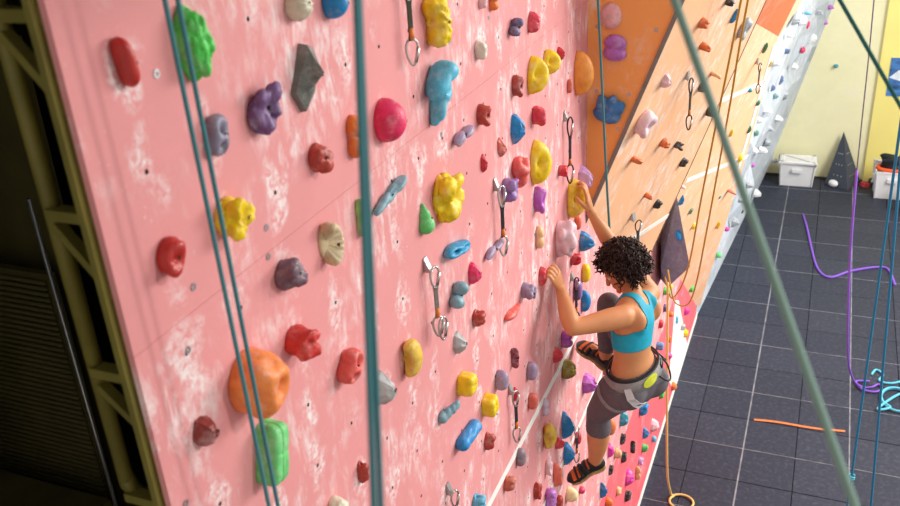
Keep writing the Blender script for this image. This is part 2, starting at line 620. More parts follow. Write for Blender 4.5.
# ------------------------------------------------------------------ the hall
PINK = wall_paint('pink_wall_paint', (224, 148, 148), 0.8, 2.6, 0.47, nuts=True)
DEEP = wall_paint('deep_pink_wall_paint', (232, 104, 112), 0.5)
PEACH = wall_paint('peach_wall_paint', (246, 190, 146), 0.8, 2.2, 0.42)
ORANGE = wall_paint('dark_orange_wall_paint', (255, 174, 100), 0.6, 2.0, 0.47)
WHITE = mat('white_line_paint', (240, 236, 230), 0.6, 0.04)
WALLWHITE = wall_paint('white_wall_paint', (186, 196, 206), 0.9, 1.6, 0.46, 0.16)
YELLOW = wall_paint('pale_yellow_wall_paint', (246, 241, 196), 0.3, 1.2, 0.45, 0.04)
YELLOW2 = mat('yellow_wall_paint', (252, 236, 140), 0.6, 0.05, 1.5)
OLIVE = mat('olive_painted_steel', (116, 107, 44), 0.5, 0.18, 9)
PLYEDGE = mat('plywood_edge', (120, 104, 48), 0.7, 0.2, 30)
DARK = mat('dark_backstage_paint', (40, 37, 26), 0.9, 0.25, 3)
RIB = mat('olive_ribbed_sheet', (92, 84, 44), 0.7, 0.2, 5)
STEEL = mat('brushed_steel', (176, 178, 178), 0.35, 0.08, 40, metal=0.8)
TRIM = mat('grey_corner_trim', (128, 122, 114), 0.5, 0.1, 20)
RUBBER = mat('rubber_mat', (42, 47, 63), 0.55, 0.14, 26, 0.3, 260, chalk=0.05, spec=0.3)
RUBBER2 = mat('rubber_mat_lighter', (46, 51, 67), 0.55, 0.14, 26, 0.3, 260, chalk=0.06, spec=0.3)
GAP = mat('floor_joint', (40, 41, 47), 0.8)
SEAM = mat('chalky_joint_line', (128, 130, 136), 0.8, 0.4, 8)

# floor: rubber mats, each a piece of its own
fl = MB().box((-3.6, -2.0, -0.2), (7.0, 15.9, -0.02)).build('floor', GAP)
tag(fl, 'dark grey rubber mat floor of square tiles with pale joints', 'floor', kind='structure')
TX, TY = 0.5, 0.52
tile_mesh = {}
rt = random.Random(4)
bt = MB()
w, d = TX - 0.006, TY - 0.006
c = 0.004
bt.add([(0, 0, -0.02), (w, 0, -0.02), (w, d, -0.02), (0, d, -0.02), (0, 0, -c), (w, 0, -c), (w, d, -c), (0, d, -c),
        (c, c, 0), (w - c, c, 0), (w - c, d - c, 0), (c, d - c, 0)],
       [(3, 2, 1, 0), (0, 1, 5, 4), (1, 2, 6, 5), (2, 3, 7, 6), (3, 0, 4, 7), (4, 5, 9, 8), (5, 6, 10, 9), (6, 7, 11, 10), (7, 4, 8, 11), (8, 9, 10, 11)])
t0 = bt.build('mat_tile', RUBBER, fl)
t1 = t0.data.copy()
t1.materials.clear()
t1.materials.append(RUBBER2)
first = True
for i in range(0, 10):
    for j in range(-8, 16):
        x = -1.318 + TX * i + 0.003
        y = 7.86 + TY * j + 0.003
        if y > 15.4:
            continue
        o = t0 if first else link('mat_tile', t0.data if rt.random() < 0.6 else t1, fl)
        first = False
        o.location = (x, y, rt.uniform(-0.002, 0.0))
for k, (xx, wd) in enumerate([(-0.318, 0.007), (0.682, 0.006)]):
    MB().box((xx - wd, 4.0, -0.019), (xx + wd, 15.78, 0.0012)).build('joint_line', SEAM, fl)
for k in range(-2, 8):
    yy = 7.86 + 1.04 * k
    MB().box((-1.14, yy - 0.0035, -0.019), (3.6, yy + 0.0035, 0.001)).build('joint_line', SEAM, fl)

# the long pink climbing wall, in panels
wl = MB().box((-1.168, 1.10, 0.0), (-1.164, 10.6, 6.9)).build('wall_left', PLYEDGE)
tag(wl, 'long pink climbing wall dusted with chalk and dotted with bolt holes', 'climbing wall', kind='structure')
ys = [1.10, 3.555, 6.0, 8.45, 10.62]
zs = [0.0, 1.42, 2.66, 5.11, 6.9]
g = 0.0004
for i in range(4):
    for j in range(4):
        y0, y1, z0, z1 = ys[i] + g * (i > 0), ys[i + 1] - g, zs[j] + g * (j > 0), zs[j + 1] - g
        b = 0.0006
        v = [(-1.164, y0, z0), (-1.164, y1, z0), (-1.164, y1, z1), (-1.164, y0, z1), (-1.15 - b, y0, z0), (-1.15 - b, y1, z0), (-1.15 - b, y1, z1), (-1.15 - b, y0, z1),
             (-1.15, y0 + b, z0 + b), (-1.15, y1 - b, z0 + b), (-1.15, y1 - b, z1 - b), (-1.15, y0 + b, z1 - b)]
        f = [(3, 2, 1, 0), (0, 1, 5, 4), (1, 2, 6, 5), (2, 3, 7, 6), (3, 0, 4, 7), (4, 5, 9, 8), (5, 6, 10, 9), (6, 7, 11, 10), (7, 4, 8, 11), (8, 9, 10, 11)]
        mesh('wall_panel', v, f, DEEP if j == 0 else PINK, wl)

# white painted lines and kick strip of the pink wall
for z0, ya, yb in ((3.25, 1.9, 4.55), (2.555, 2.6, 5.6)):
    MB().box((-1.151, ya, z0 - 0.02), (-1.148, yb, z0 + 0.02)).build('white_line', WHITE, wl)
mesh('white_patch', [(-1.148, a, b) for a, b in ((8.35, 1.35), (8.62, 1.2), (9.6, 0.06), (8.6, 0.06), (8.2, 0.45))], [(0, 1, 2, 3, 4)], WHITE, wl)  # flat white patch low on the pink wall
MB().box((-1.15, 4.5, 0.0), (-1.142, 10.4, 0.075)).build('kick_strip', WHITE, wl)

# bolt holes on the 0.2 m grid of the wall
bh = MB()
for i in range(47):
    for j in range(28):
        y = 1.24 + 0.198 * i
        z = 5.835 - 0.2 * j
        if y > 10.4 or z < 0.2 or (y > 4.6 and z > 3.9):
            continue
        r = 0.0055
        bh.add([(-1.1494, y + r * math.cos(t), z + r * math.sin(t)) for t in [k * math.pi / 4 for k in range(8)]], [tuple(range(8))])
tag(bh.build('bolt_holes', mat('bolt_hole_dark', (34, 20, 20), 0.9), wl), kind='stuff')
wsh = MB()
for y, z in [(1.30, 5.16), (1.245, 5.04), (1.58, 5.17), (1.57, 5.10), (1.32, 5.60), (2.08, 5.22), (2.74, 5.33), (3.12, 5.33), (3.0, 5.26), (1.14, 4.72), (2.62, 5.05)]:
    n = 12
    for r0, r1 in ((0.004, 0.009),):
        v = [(-1.1485, y + rr * math.cos(k * 2 * math.pi / n), z + rr * math.sin(k * 2 * math.pi / n)) for rr in (r0, r1) for k in range(n)]
        wsh.add(v, [(k, (k + 1) % n, n + (k + 1) % n, n + k) for k in range(n)])
tag(wsh.build('panel_screws', STEEL, wl), kind='stuff')

# dark orange panel facing out at the corner, peach overhang, far peach wall
def on(pl, p):
    """point of plane pl given x or y,z loosely: drop along x onto the plane"""
    o, d, u, n = PLANES[pl]
    x = o[0] - (n[1] * (p[0] - o[1]) + n[2] * (p[1] - o[2])) / n[0]
    return (x, p[0], p[1])
wc = slab('wall_corner', [(-1.15, 4.59, 3.876), (-1.15, 4.59, 6.9), (on('over', (4.59, 6.9))[0], 4.59, 6.9)], (0, -1, 0), 0.03, ORANGE)
tag(wc, 'dark orange panel turned out from the pink wall under the overhang', 'climbing wall', kind='structure')
ws2 = MB()
for x, z in [(-0.80, 4.97), (-0.93, 4.63), (-1.03, 4.93), (-1.05, 4.38), (-0.98, 4.44), (-1.10, 4.98), (-1.10, 4.64)]:
    v = [(x + rr * math.cos(k * math.pi / 6), 4.5885, z + rr * math.sin(k * math.pi / 6)) for rr in (.004, .011) for k in range(12)]
    ws2.add(v, [(k, (k + 1) % 12, 12 + (k + 1) % 12, 12 + k) for k in range(12)])
tag(ws2.build('panel_screws', STEEL, wc), kind='stuff')
def meet(pl, z):   # where the leaning plane comes out of the pink wall, at height z
    o, d, u, n = PLANES[pl]
    return (-1.15, o[1] - (n[0] * (-1.15 - o[0]) + n[2] * (z - o[2])) / n[1], z)
wo = slab('wall_middle', [meet('over', 3.88), on('over', (4.59, 6.9)), on('over', (5.72, 6.9)), on('over', (6.2, 2.98)), meet('over', 2.72)], PLANES['over'][3], 0.09, PEACH)
tag(wo, 'peach overhanging wall leaning out beside the dark orange panel', 'climbing wall', kind='structure')
wf = slab('wall_far', [meet('far', 0.0), on('far', (8.89, 2.57)), on('far', (8.23, 3.46)), on('far', (7.63, 4.25)), on('far', (7.78, 4.49)), on('far', (8.0, 6.0)), on('far', (5.6, 6.0)),
                       on('far', (6.0, 3.0)), meet('far', 2.9)], PLANES['far'][3], 0.08, PEACH)
tag(wf, 'far peach overhanging wall running back to the white wall', 'climbing wall', kind='structure')
# grey trim along the outer edge of the overhang
a, b = np.array(on('over', (4.575, 3.86))), np.array(on('over', (4.575, 6.9)))
q = np.array((1, 0, -0.386)) / 1.072
tr = slab('trim_1', [a - q * 0.014, b - q * 0.014, b + q * 0.008, a + q * 0.008], (0, -1, 0), 0.03, TRIM)
tag(tr, 'grey metal strip along the edge between orange and peach panels', 'trim', kind='structure')
# white lines on the peach walls
def stripe(pl, pts, wd, parent):
    o, d, u, n = PLANES[pl]
    A, B = [np.array(on(pl, p)) for p in pts]
    s = _unit(np.cross(n, B - A))
    slab('white_line', [A + s * wd + n * 0.003, B + s * wd + n * 0.003, B - s * wd + n * 0.003, A - s * wd + n * 0.003], n, 0.004, WHITE, parent)
stripe('over', ((5.55, 3.32), (6.17, 3.26)), 0.022, wo)
stripe('far', ((7.04, 3.20), (8.74, 2.83)), 0.022, wf)
stripe('far', ((6.87, 3.93), (8.03, 3.79)), 0.022, wf)
stripe('far', ((8.80, 2.50), (7.62, 4.2)), 0.03, wf)
# dark joint where the overhang ends against the far wall
a, b = np.array(on('over', (6.2, 2.98))), np.array(on('over', (5.72, 6.9)))
nn_ = PLANES['over'][3]
q = _unit(np.cross(nn_, b - a)) * 0.0035
slab('edge_joint', [a - q + nn_ * .003, b - q + nn_ * .003, b + q + nn_ * .003, a + q + nn_ * .003], nn_, 0.02, mat('joint_dark', (120, 108, 100), 0.7), wo)
# second dark orange facet, leaning further out of the far wall
o_, d_, u_, n_ = PLANES['far']
pa, pb = np.array(on('far', (6.72, 4.57))), np.array(on('far', (7.60, 4.27)))
pc, pd = np.array((-0.20, 7.20, 5.02)) + n_ * 0.10, np.array((-0.34, 6.2, 5.25)) + n_ * 0.06
wedge = MB()
wedge.add([pa + n_ * .002, pb + n_ * .002, pc, pd, pc - n_ * .25, pd - n_ * .25], [(0, 1, 2, 3), (1, 4, 2), (0, 3, 5), (3, 2, 4, 5), (0, 5, 4, 1)])
tag(wedge.build('wall_high', wall_paint('rust_orange_wall_paint', (238, 122, 78), 0.5, 2.0, 0.5)), 'small dark orange facet above the far peach wall', 'climbing wall', kind='structure')

# white end wall, faceted relief
ny, nz = 13, 14
rw = random.Random(8)
wv, wq = [], []
for j in range(nz):
    for i in range(ny):
        y = 10.3 + (15.79 - 10.3) * i / (ny - 1)
        z = 5.2 * j / (nz - 1)
        e = 0 if (i in (0, ny - 1) or j == 0) else 1
        y += e * rw.uniform(-.12, .12)
        z += e * rw.uniform(-.1, .1)
        wv.append((white_x(y, z) + e * rw.uniform(-.09, .06), y, z))
for j in range(nz - 1):
    for i in range(ny - 1):
        a = j * ny + i
        q4 = (a, a + 1, a + ny + 1, a + ny)
        if rw.random() < .5:
            wq += [(q4[0], q4[1], q4[2]), (q4[0], q4[2], q4[3])]
        else:
            wq += [(q4[0], q4[1], q4[3]), (q4[1], q4[2], q4[3])]
ww = mesh('wall_end', wv, wq, WALLWHITE)
tag(ww, 'white faceted bouldering wall leaning out towards the yellow wall', 'climbing wall', kind='structure')

# yellow end wall of the hall with a pillar and a picture
wb = MB().box((-4.5, 15.8, 0.0), (0.83, 16.0, 5.0)).build('wall_back', YELLOW)
tag(wb, 'pale yellow end wall of the hall', 'wall', kind='structure')
wp = MB().box((0.83, 15.74, 0.0), (4.5, 16.0, 5.0)).build('wall_back_right', YELLOW2)
tag(wp, 'brighter yellow wall section right of the pale yellow end wall', 'wall', kind='structure')

blk_wall = MB().box((-0.95, -0.85, 0.0), (3.2, -0.75, 6.6)).build('blocker_wall_front', mat('blocker_wall_paint', (190, 184, 174), 0.8))  # unseen wall, added to block daylight from behind the viewer
tag(blk_wall, 'plain unseen wall added behind the viewer to block light', 'wall', kind='structure')
blk_slab = MB().box((-1.15, -0.75, 6.5), (0.35, 2.2, 6.6)).build('blocker_slab_near', mat('blocker_slab_paint', (90, 84, 78), 0.8))  # unseen slab, added overhead to darken the near left of the pink wall
tag(blk_slab, 'unseen overhead slab added to shade the near end of the pink wall', 'ceiling', kind='structure')
# backstage space behind the pink wall
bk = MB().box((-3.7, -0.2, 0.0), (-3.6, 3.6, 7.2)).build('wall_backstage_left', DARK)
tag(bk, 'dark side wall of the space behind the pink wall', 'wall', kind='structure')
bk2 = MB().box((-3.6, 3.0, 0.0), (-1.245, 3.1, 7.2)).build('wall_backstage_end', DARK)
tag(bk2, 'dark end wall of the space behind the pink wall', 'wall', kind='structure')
bk3 = MB().box((-3.6, -0.2, 0.0), (-1.8, -0.1, 7.2)).build('blocker_backstage_near', DARK)  # out of view, added so light does not leak in from the near side
tag(bk3, 'unseen dark wall added to keep light out behind the pink wall', 'wall', kind='structure')
bk4 = MB().box((-3.6, -0.2, 7.1), (-1.245, 3.1, 7.2)).build('ceiling', DARK)  # out of view, added overhead to keep this space dark
tag(bk4, 'unseen dark ceiling added to keep the space behind the pink wall dark', 'ceiling', kind='structure')
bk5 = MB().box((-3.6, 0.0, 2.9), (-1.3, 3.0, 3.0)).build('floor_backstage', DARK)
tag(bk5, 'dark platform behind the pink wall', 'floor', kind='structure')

# steel truss carrying the wall
tr_ = empty('steel_truss', (-1.30, 1.17, 3.0))
tag(tr_, 'olive green steel truss along the edge behind the pink wall', 'truss')
def part(name, mb, m, parent, smooth=False):
    o = mb.build(name, m, parent, smooth)
    o.matrix_parent_inverse = Matrix.Translation(parent.location).inverted()
    return o
part('edge_rail', MB().box((-1.182, 1.085, 3.0), (-1.1685, 1.099, 6.9)), OLIVE, tr_)
part('column', MB().tube([(-1.312, 1.15, 4.72), (-1.312, 1.15, 6.9)], 0.0165, 18), OLIVE, tr_, True)
for z in (6.11, 5.743, 5.376, 5.026, 4.70):
    part('rung', MB().box((-1.31, 1.13, z - 0.011), (-1.17, 1.16, z + 0.011)), OLIVE, tr_)
for z0, z1 in ((5.711, 5.565), (5.352, 5.20), (4.99, 4.87), (6.08, 5.93)):
    A, B = np.array((-1.305, 1.145, z0)), np.array((-1.175, 1.145, z1 - .01))
    s = _unit(np.cross(B - A, (0, 1, 0))) * 0.0085
    part('brace', MB().add([p + k * s + e for e in (np.array((0, -.012, 0)), np.array((0, .012, 0))) for p, k in ((A, -1), (B, -1), (B, 1), (A, 1))],
                           [(0, 1, 2, 3), (7, 6, 5, 4), (0, 4, 5, 1), (1, 5, 6, 2), (2, 6, 7, 3), (3, 7, 4, 0)]), OLIVE, tr_)
part('foot_pipe', MB().tube(spline([(-1.312, 1.15, 4.74), (-1.30, 1.17, 4.68), (-1.26, 1.25, 4.62), (-1.245, 1.36, 4.50), (-1.245, 1.4, 3.0)], 6), 0.018, 12), OLIVE, tr_, True)
# pipe, ribbed sheet and timber in the dark
pp = MB().tube([(-2.28, 1.92, 4.99), (-2.28, 1.92, 3.0)], 0.008, 10).build('metal_pipe', STEEL, None, True)
tag(pp, 'thin pale metal pipe standing in the dark behind the wall', 'pipe')
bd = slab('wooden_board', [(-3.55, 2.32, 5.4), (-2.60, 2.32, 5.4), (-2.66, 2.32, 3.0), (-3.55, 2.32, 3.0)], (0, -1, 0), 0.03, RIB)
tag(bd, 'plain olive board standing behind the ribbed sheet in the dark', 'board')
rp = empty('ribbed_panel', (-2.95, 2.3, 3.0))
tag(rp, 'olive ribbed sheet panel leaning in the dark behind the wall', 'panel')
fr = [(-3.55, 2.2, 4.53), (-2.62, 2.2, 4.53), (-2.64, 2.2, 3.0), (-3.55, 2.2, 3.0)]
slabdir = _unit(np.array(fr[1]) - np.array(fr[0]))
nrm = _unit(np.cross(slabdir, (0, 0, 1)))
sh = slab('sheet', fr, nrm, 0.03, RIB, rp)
sh.matrix_parent_inverse = Matrix.Translation(rp.location).inverted()
for k in range(60):
    z = 3.02 + k * 0.025
    A = np.array((-3.55, 2.2, z)) + nrm * 0.008
    B = np.array((-2.64, 2.2, z)) + nrm * 0.008
    part('rib', MB().tube([A, B], 0.009, 6), RIB, rp, True)
tb = MB()
tb.add([(-3.3, 1.75, 3.0), (-2.47, 1.75, 3.0), (-2.47, 2.06, 3.0), (-3.3, 2.06, 3.0), (-3.3, 1.75, 3.6), (-2.47, 1.75, 3.6), (-2.47, 2.06, 3.6), (-3.3, 2.06, 3.6)],
       [(3, 2, 1, 0), (4, 5, 6, 7), (0, 1, 5, 4), (1, 2, 6, 5), (2, 3, 7, 6), (3, 0, 4, 7)])
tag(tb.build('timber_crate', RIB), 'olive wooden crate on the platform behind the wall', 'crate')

# ------------------------------------------------------------------ climbing holds
PAL = dict(red=(186, 52, 46), darkred=(138, 46, 40), brick=(178, 66, 54), brick2=(170, 70, 60), redjug=(206, 58, 52), coral=(224, 92, 84), coralred=(206, 52, 66), pinkred=(214, 66, 84),
           salmon=(214, 104, 88), salmon2=(196, 98, 76), peachred=(240, 120, 96), peach=(244, 180, 136), orange=(232, 122, 48), orange2=(218, 112, 54), bigorange=(240, 138, 70), shellorange=(246, 158, 72),
           creamorange=(242, 190, 140), yellow=(246, 206, 22), yellow2=(244, 206, 60), yellowtan=(226, 186, 66), olive=(150, 138, 52), lime=(150, 214, 120), green=(74, 200, 76), green2=(96, 200, 110),
           green3=(70, 140, 104), green4=(120, 146, 120), mint=(112, 206, 122), teal=(52, 150, 170), teal2=(110, 150, 160), blue=(34, 136, 200), blue2=(36, 150, 196), blue3=(60, 122, 182), sky=(86, 184, 212),
           skyblue=(92, 180, 212), greyblue=(116, 158, 172), greyblue2=(96, 142, 190), bluegrey2=(128, 166, 178), slate=(126, 120, 140), slateblue=(88, 108, 150), purple=(118, 84, 132), purple2=(150, 112, 178),
           darkpurple=(92, 80, 120), violet=(186, 92, 190), violet2=(184, 112, 196), lilac=(204, 160, 216), lilacgrey=(158, 140, 168), palelilac=(206, 186, 208), plum=(112, 84, 98), plumgrey=(130, 112, 124),
           maroon=(142, 60, 74), magenta=(226, 64, 164), pink=(228, 50, 100), palepink=(232, 190, 194), palepink2=(236, 200, 208), palepink3=(232, 172, 176), cream=(222, 214, 190), cream2=(240, 218, 164),
           bone=(224, 222, 206), tan=(206, 186, 146), grey=(112, 116, 110), ltgrey=(176, 180, 180), ltgrey2=(164, 170, 176), black=(52, 48, 48), white=(236, 238, 240))
GLOSS = dict(red=0.28, shellorange=0.25, pink=0.45)
BOLT = mat('bolt_dark_steel', (70, 68, 66), 0.35, 0.1, 30, metal=0.7)
GROUPS = dict(pink='holds on the pink wall', side='holds on the dark orange panel', over='holds on the peach overhang', far='holds on the far peach wall', white='holds on the white wall', back='holds on the yellow wall')

HOLDS = [   # wall, along, up, length, height, depth, turn, shape, colour, seed, label
    ('pink', 1.233, 5.644, 0.033, 0.093, 0.035, 8, 'pill', 'red', 0, 'smooth glossy red pill-shaped hold beside the wall edge, the higher of two'),
    ('pink', 1.416, 5.634, 0.060, 0.149, 0.057, 0, 'lumpy', 'green', 1, 'big bright green lumpy hold partly behind the twin teal ropes'),
    ('pink', 1.445, 5.439, 0.062, 0.088, 0.035, 0, 'twohole', 'slate', 2, 'grey and purple pocketed hold just right of the twin teal ropes'),
    ('pink', 1.244, 5.258, 0.064, 0.080, 0.035, -15, 'ring', 'red', 3, 'red hold with a hollow ring face, left of the twin teal ropes'),
    ('pink', 1.446, 5.258, 0.087, 0.097, 0.060, 0, 'cluster', 'yellow', 4, 'bright yellow two-lobed jug behind the twin teal ropes'),
    ('pink', 1.232, 4.844, 0.072, 0.080, 0.042, 0, 'facet', 'darkred', 5, 'small brown-red angular hold below and left of the big orange ball hold'),
    ('pink', 1.816, 5.630, 0.069, 0.076, 0.052, 0, 'ribbed', 'cream', 6, 'cream ribbed barnacle-like hold above the dark grey wedge'),
    ('pink', 1.981, 5.604, 0.065, 0.081, 0.054, 0, 'dome', 'blue', 7, 'smooth blue rounded hold between the cream ribbed hold and a teal rope'),
    ('pink', 1.807, 5.460, 0.089, 0.162, 0.068, -12, 'blade', 'grey', 8, 'dark grey angular wedge hold with a blade-like top'),
    ('pink', 1.617, 5.444, 0.088, 0.118, 0.051, -10, 'claw', 'purple', 9, 'dull purple horned hold left of the dark grey wedge'),
    ('pink', 1.827, 5.253, 0.070, 0.078, 0.042, 0, 'cluster', 'brick', 10, 'small brick-red knobbly hold below the dark grey wedge'),
    ('pink', 2.022, 5.243, 0.057, 0.121, 0.036, 0, 'slit', 'orange', 11, 'tall narrow orange hold partly behind the straight teal rope'),
    ('pink', 2.208, 5.230, 0.109, 0.128, 0.072, 0, 'dome', 'pink', 12, 'round hot-pink dome hold right of the straight teal rope'),
    ('pink', 2.551, 5.209, 0.125, 0.209, 0.086, -8, 'anvil', 'sky', 13, 'light blue anvil-shaped hold with a pointed lower tail'),
    ('pink', 2.583, 5.434, 0.099, 0.166, 0.072, 12, 'ridged', 'yellow', 14, 'yellow curved hold scored with ridges, above the light blue anvil hold'),
    ('pink', 2.773, 5.000, 0.046, 0.148, 0.040, -78, 'twolobe', 'lilacgrey', 15, 'grey two-lobed hold right of the light blue anvil hold'),
    ('pink', 1.615, 5.034, 0.080, 0.084, 0.059, -20, 'cluster', 'plum', 16, 'dark plum knobbly hold left of the cream crescent'),
    ('pink', 1.820, 5.023, 0.065, 0.123, 0.047, 0, 'crescent', 'tan', 17, 'cream crescent-shaped hold with a shaded hollow'),
    ('pink', 2.008, 5.011, 0.025, 0.116, 0.035, 0, 'slit', 'lime', 18, 'slim pale green hold peeking out behind the straight teal rope'),
    ('pink', 2.178, 5.012, 0.046, 0.195, 0.040, -67, 'saddle', 'greyblue', 19, 'grey-blue saddle hold twisted like a tongue, right of the teal rope'),
    ('pink', 2.581, 4.843, 0.151, 0.177, 0.072, 0, 'mitt', 'yellow', 20, 'large yellow folded jug below the light blue anvil hold'),
    ('pink', 2.423, 4.830, 0.065, 0.108, 0.040, 0, 'teardrop', 'green2', 21, 'small green teardrop hold left of the large yellow folded jug'),
    ('pink', 2.646, 4.619, 0.056, 0.186, 0.049, -98, 'twohole', 'blue2', 22, 'blue wedge hold with two bolt pockets under the large yellow jug'),
    ('pink', 1.613, 4.844, 0.084, 0.088, 0.072, 0, 'cluster', 'redjug', 23, 'red knobbly jug between the twin ropes and the straight teal rope'),
    ('pink', 1.411, 4.860, 0.146, 0.153, 0.101, 0, 'pocket', 'bigorange', 24, 'huge orange ball-shaped hold with a bolt pocket behind the twin ropes'),
    ('pink', 1.422, 4.647, 0.065, 0.159, 0.060, -14, 'block', 'mint', 25, 'light green blocky hold hanging under the huge orange ball'),
    ('pink', 1.829, 4.639, 0.076, 0.101, 0.056, -25, 'twohole', 'coral', 26, 'coral red hold with two dark finger holes beside the straight teal rope'),
    ('pink', 2.019, 4.438, 0.083, 0.118, 0.054, 0, 'wedge', 'ltgrey', 27, 'light grey pointed hold just right of the straight teal rope'),
    ('pink', 2.210, 4.431, 0.072, 0.132, 0.056, 0, 'sausage', 'yellowtan', 28, 'yellow and tan sausage-shaped hold right of the straight teal rope'),
    ('pink', 1.844, 4.249, 0.029, 0.080, 0.031, 0, 'jug', 'brick', 29, 'small brick-red hold half hidden by the straight teal rope'),
    ('pink', 1.676, 4.256, 0.061, 0.068, 0.046, 0, 'lumpy', 'cream', 30, 'cream lumpy hold low down, left of the straight teal rope'),
    ('pink', 2.464, 4.042, 0.072, 0.096, 0.054, -40, 'finger', 'greyblue', 31, 'grey-blue stubby horn hold left of the two small yellow cubes'),
    ('pink', 2.643, 3.805, 0.059, 0.195, 0.052, -95, 'plank', 'blue', 32, 'long tilted blue plank-like hold below the two small yellow cubes'),
    ('pink', 2.641, 4.047, 0.074, 0.082, 0.063, -10, 'block', 'yellow', 33, 'small yellow cubic hold, the higher of a pair'),
    ('pink', 2.880, 3.785, 0.070, 0.087, 0.056, 8, 'block', 'yellow', 34, 'small yellow cubic hold, the lower of a pair'),
    ('pink', 2.622, 4.444, 0.079, 0.099, 0.057, -15, 'twolobe', 'bluegrey2', 35, 'blue-grey double-bulb hold under the blue wedge hold'),
    ('pink', 2.810, 4.435, 0.066, 0.110, 0.044, 0, 'facet', 'pink', 36, 'small hot-pink shell-like hold beside the blue-grey double bulb'),
    ('pink', 2.823, 4.233, 0.058, 0.072, 0.045, 0, 'jug', 'brick', 37, 'small brick-red curled hold right of the blue-grey double bulb'),
    ('pink', 2.629, 4.237, 0.065, 0.093, 0.042, 0, 'wedge', 'ltgrey', 38, 'pale grey cone-shaped hold below the blue-grey double bulb'),
    ('pink', 3.043, 4.433, 0.038, 0.185, 0.033, -86, 'twolobe', 'lilacgrey', 39, 'grey-lilac slanted hold under the long black quickdraw'),
    ('pink', 3.418, 4.039, 0.074, 0.082, 0.061, 0, 'cloud', 'lilacgrey', 40, "lilac-grey cauliflower hold left of the climber's lower hand"),
    ('pink', 3.266, 4.022, 0.041, 0.224, 0.035, -99, 'teardrop', 'coral', 41, 'coral drip-shaped hold slanting under the lilac cauliflower hold'),
    ('pink', 3.241, 3.794, 0.024, 0.109, 0.033, 0, 'crescent', 'maroon', 42, 'maroon half-moon hold below the coral drip-shaped hold'),
    ('pink', 3.040, 3.805, 0.055, 0.092, 0.053, -12, 'pill', 'lilacgrey', 43, 'lilac oval hold above the short dark quickdraw'),
    ('pink', 3.469, 3.579, 0.056, 0.094, 0.046, -10, 'pill', 'lilacgrey', 44, 'lilac oval hold right of the maroon half-moon, near the white line'),
    ('pink', 3.251, 3.584, 0.045, 0.089, 0.027, 0, 'facet', 'coralred', 45, 'tiny red half-round hold beside the short dark quickdraw'),
    ('pink', 3.477, 3.398, 0.052, 0.087, 0.043, -8, 'pill', 'salmon', 46, 'salmon oval hold touching the upper white line'),
    ('pink', 3.706, 3.203, 0.040, 0.107, 0.032, 0, 'slit', 'palelilac', 47, 'pale lilac narrow hold just beyond the upper white line'),
    ('pink', 3.708, 3.022, 0.080, 0.145, 0.068, 0, 'sausage', 'yellowtan', 48, 'yellow banana-shaped hold between the two white lines'),
    ('pink', 2.875, 3.600, 0.048, 0.080, 0.042, -20, 'jug', 'brick', 49, 'brick-red curled hold right of the long blue plank hold'),
    ('pink', 3.274, 3.210, 0.053, 0.095, 0.041, -10, 'pill', 'plumgrey', 50, 'plum-grey oval hold between the brick-red curl and the white line'),
    ('pink', 3.095, 3.194, 0.064, 0.080, 0.050, -15, 'jug', 'salmon2', 51, 'salmon-brown scooped hold right of the upper white line'),
    ('pink', 3.531, 2.788, 0.053, 0.116, 0.035, 0, 'cluster', 'brick', 52, 'brick-red knobbly hold at the foot of the wall by the lower white line'),
    ('pink', 3.739, 2.781, 0.050, 0.101, 0.035, 0, 'ring', 'palepink', 53, 'pale pink ring-shaped hold below the yellow banana hold'),
    ('pink', 3.884, 2.612, 0.037, 0.168, 0.050, 0, 'lumpy', 'peachred', 54, "coral orange tall knobbly hold left of the climber's lower shoe"),
    ('pink', 3.939, 2.793, 0.064, 0.080, 0.048, -20, 'facet', 'coralred', 55, 'small red faceted hold left of the paired tall blue holds'),
    ('pink', 4.066, 2.829, 0.050, 0.227, 0.068, 0, 'gem', 'blue', 56, "tall blue faceted hold, the higher of a pair by the climber's calf"),
    ('pink', 4.107, 2.594, 0.091, 0.182, 0.063, 0, 'gem', 'blue', 57, "tall blue faceted hold, the lower of a pair by the climber's calf"),
    ('pink', 4.354, 2.527, 0.052, 0.086, 0.037, 0, 'pill', 'coralred', 58, "small red oval hold tucked between the blue pair and the climber's shin"),
    ('pink', 3.736, 2.579, 0.075, 0.124, 0.057, 0, 'ridged', 'violet2', 59, 'lilac hold with dark stripes beside the lower white line'),
    ('pink', 3.952, 2.361, 0.054, 0.089, 0.034, 0, 'pill', 'brick', 60, 'red-brown oval hold under the coral orange knobbly hold'),
    ('pink', 4.162, 2.246, 0.080, 0.101, 0.070, 0, 'dome', 'cream2', 61, "cream rounded foothold under the climber's lower shoe"),
    ('pink', 4.464, 2.029, 0.044, 0.049, 0.034, 0, 'pill', 'pink', 62, 'tiny pink hold right of the cream foothold'),
    ('pink', 2.711, 3.403, 0.063, 0.078, 0.049, 0, 'jug', 'skyblue', 63, 'sky blue scooped hold left of the upper white line'),
    ('pink', 4.099, 3.191, 0.093, 0.117, 0.073, 0, 'ribbed', 'olive', 64, "olive green ball hold beside the climber's raised shoe"),
    ('pink', 4.075, 3.401, 0.062, 0.103, 0.058, 0, 'slit', 'violet', 65, "violet hold just under the climber's elbow"),
    ('pink', 3.919, 3.392, 0.065, 0.092, 0.047, -20, 'facet', 'coralred', 66, 'dark red faceted hold left of the white line under the elbow'),
    ('pink', 4.569, 2.788, 0.140, 0.175, 0.084, 0, 'facet', 'violet', 67, "violet and white shell hold under the climber's raised shoe"),
    ('pink', 4.514, 3.586, 0.069, 0.115, 0.044, 0, 'pill', 'yellow', 68, "small yellow oval hold left of the climber's hair"),
    ('pink', 4.335, 3.568, 0.063, 0.127, 0.043, 0, 'pill', 'purple2', 69, "purple oval hold behind the climber's forearm"),
